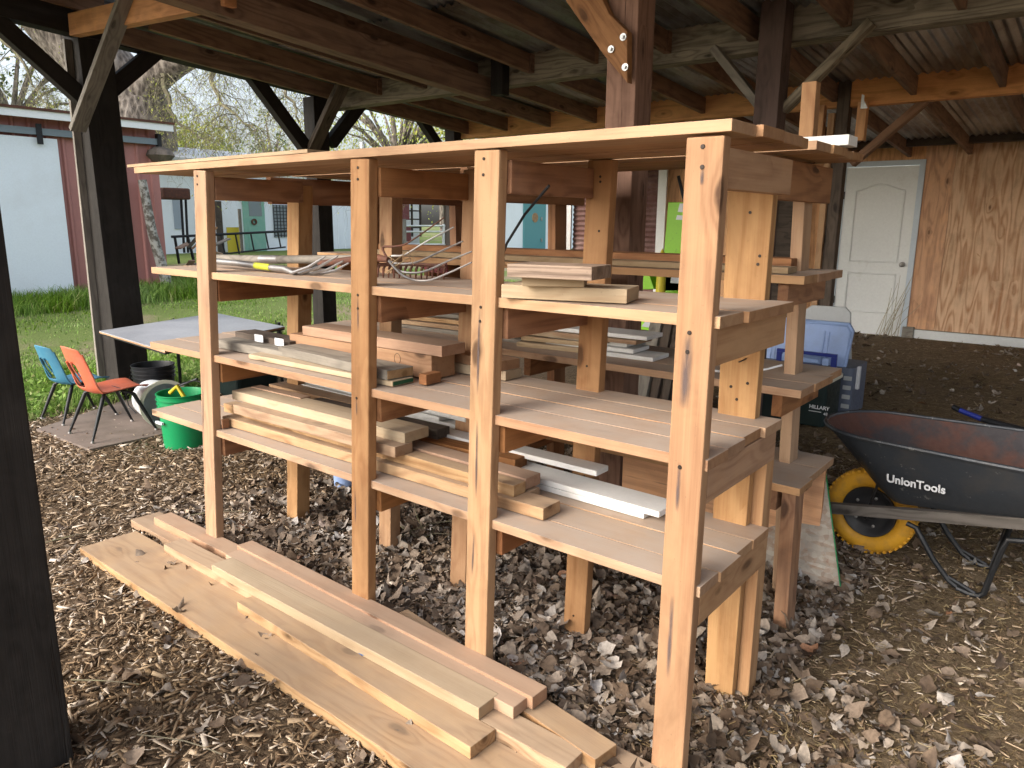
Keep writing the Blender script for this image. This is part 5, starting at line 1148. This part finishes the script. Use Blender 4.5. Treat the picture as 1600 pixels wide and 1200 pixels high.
leaves(60000, -3.4, 2.6, -1.6, 3.4, dmain, 'leaf_fragments', 'broken dry leaf fragments between the leaves', .030, .007, .016)
leaves(2600, -6, 0, -1.8, 3.5, lambda X, Y: np.full_like(X, .35), 'scattered_leaves', 'pale dry leaves scattered over the wood chips', .025, .015, .032)
leaves(9000, -2.5, 7, 2.2, 8.1, lambda X, Y: np.clip(.35+.9*clump(X, Y, .8, 3), .05, 1), 'scattered_leaves', 'dry leaves and debris on the dirt towards the plywood wall', .03, .012, .04)
STRAW = islandmat('straw stalk', [(0, (.11, .072, .036)), (.6, (.25, .18, .09)), (1, (.50, .40, .23))], .8)
def straw(n):
    X = rng.uniform(-1.2, 6.5, n); Y = rng.uniform(-1.4, 8, n); d = np.hypot(X-CAM[0], Y-CAM[1]); keep = cull(X, Y) & (rng.uniform(0, 1, n) < np.clip(3.5/d, .05, 1)**1.3) & (X > rng.normal(-.1, .4, n)-np.clip(Y-1.5, 0, 3)); X = X[keep]; Y = Y[keep]; n = len(X)
    L = rng.gamma(2.5, .009, n)+.008; Wd = rng.uniform(.0005, .0014, n)*(1+d[keep]*.12); yaw = rng.uniform(0, 2*np.pi, n); Z = gzn(X, Y)+rng.uniform(.003, .018, n); dz = rng.normal(0, .12, n)*L; bend = rng.normal(0, .12, n)*L
    ax = np.stack([np.cos(yaw), np.sin(yaw), 0*yaw], 1); ay = np.stack([-np.sin(yaw), np.cos(yaw), 0*yaw], 1); C = np.stack([X, Y, Z], 1); V = []
    for s_, bb in ((-.5, 0), (0, 1), (.5, 0)):
        c = C+ax*(L*s_)[:, None]+ay*(bend*bb)[:, None]; c[:, 2] += dz*s_*2+.002*bb; c[:, 2] = np.maximum(c[:, 2], Z-.001)
        V += [c-ay*Wd[:, None], c+ay*Wd[:, None]+np.array([0, 0, .0008])]
    V = np.stack(V, 1).reshape(-1, 3); F = (np.arange(n)[:, None, None]*6+np.array([(0, 2, 3, 1), (2, 4, 5, 3)])[None]).reshape(-1, 4)
    return tag(bulk('straw', V, F, STRAW), 'straw and fine dry stems over the dirt on the right', 'straw', kind='stuff')
straw(170000)
def farstraw(n):
    X = rng.uniform(-3, 7, n); Y = rng.uniform(2.3, 8.1, n); keep = cull(X, Y) & (rng.uniform(0, 1, n) < np.clip(.5+1.0*clump(X, Y, 1.1, 7), .1, 1)); X = X[keep]; Y = Y[keep]; n = len(X)
    L = rng.gamma(3, .018, n)+.02; Wd = rng.uniform(.0015, .004, n); yaw = rng.normal(.3, .9, n); Z = gzn(X, Y)+rng.uniform(.004, .03, n)
    ax = np.stack([np.cos(yaw), np.sin(yaw), rng.normal(0, .15, n)], 1)*(L*.5)[:, None]; ay = np.stack([-np.sin(yaw), np.cos(yaw), 0*yaw], 1)*Wd[:, None]; C = np.stack([X, Y, Z], 1)
    V = np.stack([C-ax-ay, C+ax-ay, C+ax+ay, C-ax+ay], 1).reshape(-1, 3)
    return tag(bulk('loose_straw', V, np.arange(4*n).reshape(-1, 4), STRAW), 'loose straw over the dirt between the wheelbarrow and the white door', 'straw', kind='stuff')
farstraw(26000)
GRASS = islandmat('grass blade', [(0, (.085, .16, .02)), (.5, (.18, .32, .05)), (.85, (.28, .42, .09)), (1, (.42, .42, .18))], .6, trans=.35)
def grass(n, x0, x1, y0, y1, hmin, hmax, name, label, dens, wmul=1):
    X = rng.uniform(x0, x1, n); Y = rng.uniform(y0, y1, n); keep = (rng.uniform(0, 1, n) < dens(X, Y)); X = X[keep]; Y = Y[keep]; n = len(X)
    H = rng.uniform(hmin, hmax, n)*rng.uniform(.5, 1, n); Wd = rng.uniform(.002, .0045, n)*wmul; yaw = rng.uniform(0, 2*np.pi, n); lean = rng.uniform(.1, .9, n)*H; Z = gzn(X, Y)
    ax = np.stack([np.cos(yaw), np.sin(yaw), 0*yaw], 1); ay = np.stack([-np.sin(yaw), np.cos(yaw), 0*yaw], 1); C = np.stack([X, Y, Z], 1); V = []
    for t_, ww in ((0, 1), (.5, .8), (1, .12)):
        c = C+ax*(lean*t_*t_)[:, None]; c[:, 2] += H*t_*(1-.25*t_); V += [c-ay*(Wd*ww)[:, None], c+ay*(Wd*ww)[:, None]]
    V = np.stack(V, 1).reshape(-1, 3); F = (np.arange(n)[:, None, None]*6+np.array([(0, 1, 3, 2), (2, 3, 5, 4)])[None]).reshape(-1, 4)
    return tag(bulk(name, V, F, GRASS), label, 'grass', kind='stuff')
grass(46000, -7.2, -5.25, -.6, 4.6, .05, .20, 'tall_grass', 'lush weedy grass along the edge of the mulch by the posts', lambda X, Y: np.clip(.55+1.2*clump(X, Y, 1.6), 0, 1)*np.clip((-X-5.2)*3, 0, 1))
grass(70000, -16, -6.6, 0, 11, .02, .07, 'lawn_grass', 'short worn lawn between the shed and the outbuildings', lambda X, Y: np.clip(.5+1.4*clump(X, Y, .7, 5), .08, 1), 1.8)
grass(26000, -12.4, -10.9, 1.5, 8.5, .12, .42, 'shed_grass', 'long bright grass along the foot of the red shed', lambda X, Y: np.clip(1.1*(1-abs(X+12.0)/1.1)+.3*clump(X, Y, 2, 9), 0, 1), 2)
def weeds(n):
    C = []
    for i in range(420):
        x, y = random.uniform(-6.6, -5.35), random.uniform(.2, 3.6)
        for _ in range(14): C.append((x+random.gauss(0, .07), y+random.gauss(0, .07), gz(x, y)+abs(random.gauss(.05, .045))))
    quadcloud('weed_leaves', C, .05, GRASS, None, .5); return tag(bpy.data.objects['weed_leaves'], 'broad leafed green weeds behind the child chairs', 'weeds', kind='stuff')
weeds(1)
# twigs on the mulch and under the rack
TWG = 'thin bare twigs on the ground'
for i in range(26):
    if i < 16: c = Vector((random.uniform(-1.7, -1.1), random.uniform(.6, 1.0), .03))
    else: c = Vector((random.uniform(-3, 0), random.uniform(-1.3, .2), .015))
    d = Vector((random.uniform(-1, 1), random.uniform(-1, 1), random.uniform(0, .45) if i < 16 else .02)); d = d.normalized()*random.uniform(.12, .3)
    tag(MB().tube(path([c, c+d*.5+Vector((random.uniform(-.02, .02), random.uniform(-.02, .02), .01)), c+d], 3), .0022, 4).build('twig', TWIG), ('bare twig in the tangle under the rack between the second and third posts' if i < 16 else 'bare twig lying on the mulch in front of the rack'), 'twig', TWG+(' under the rack' if i < 16 else ' in front'))
bpy.context.view_layer.update()
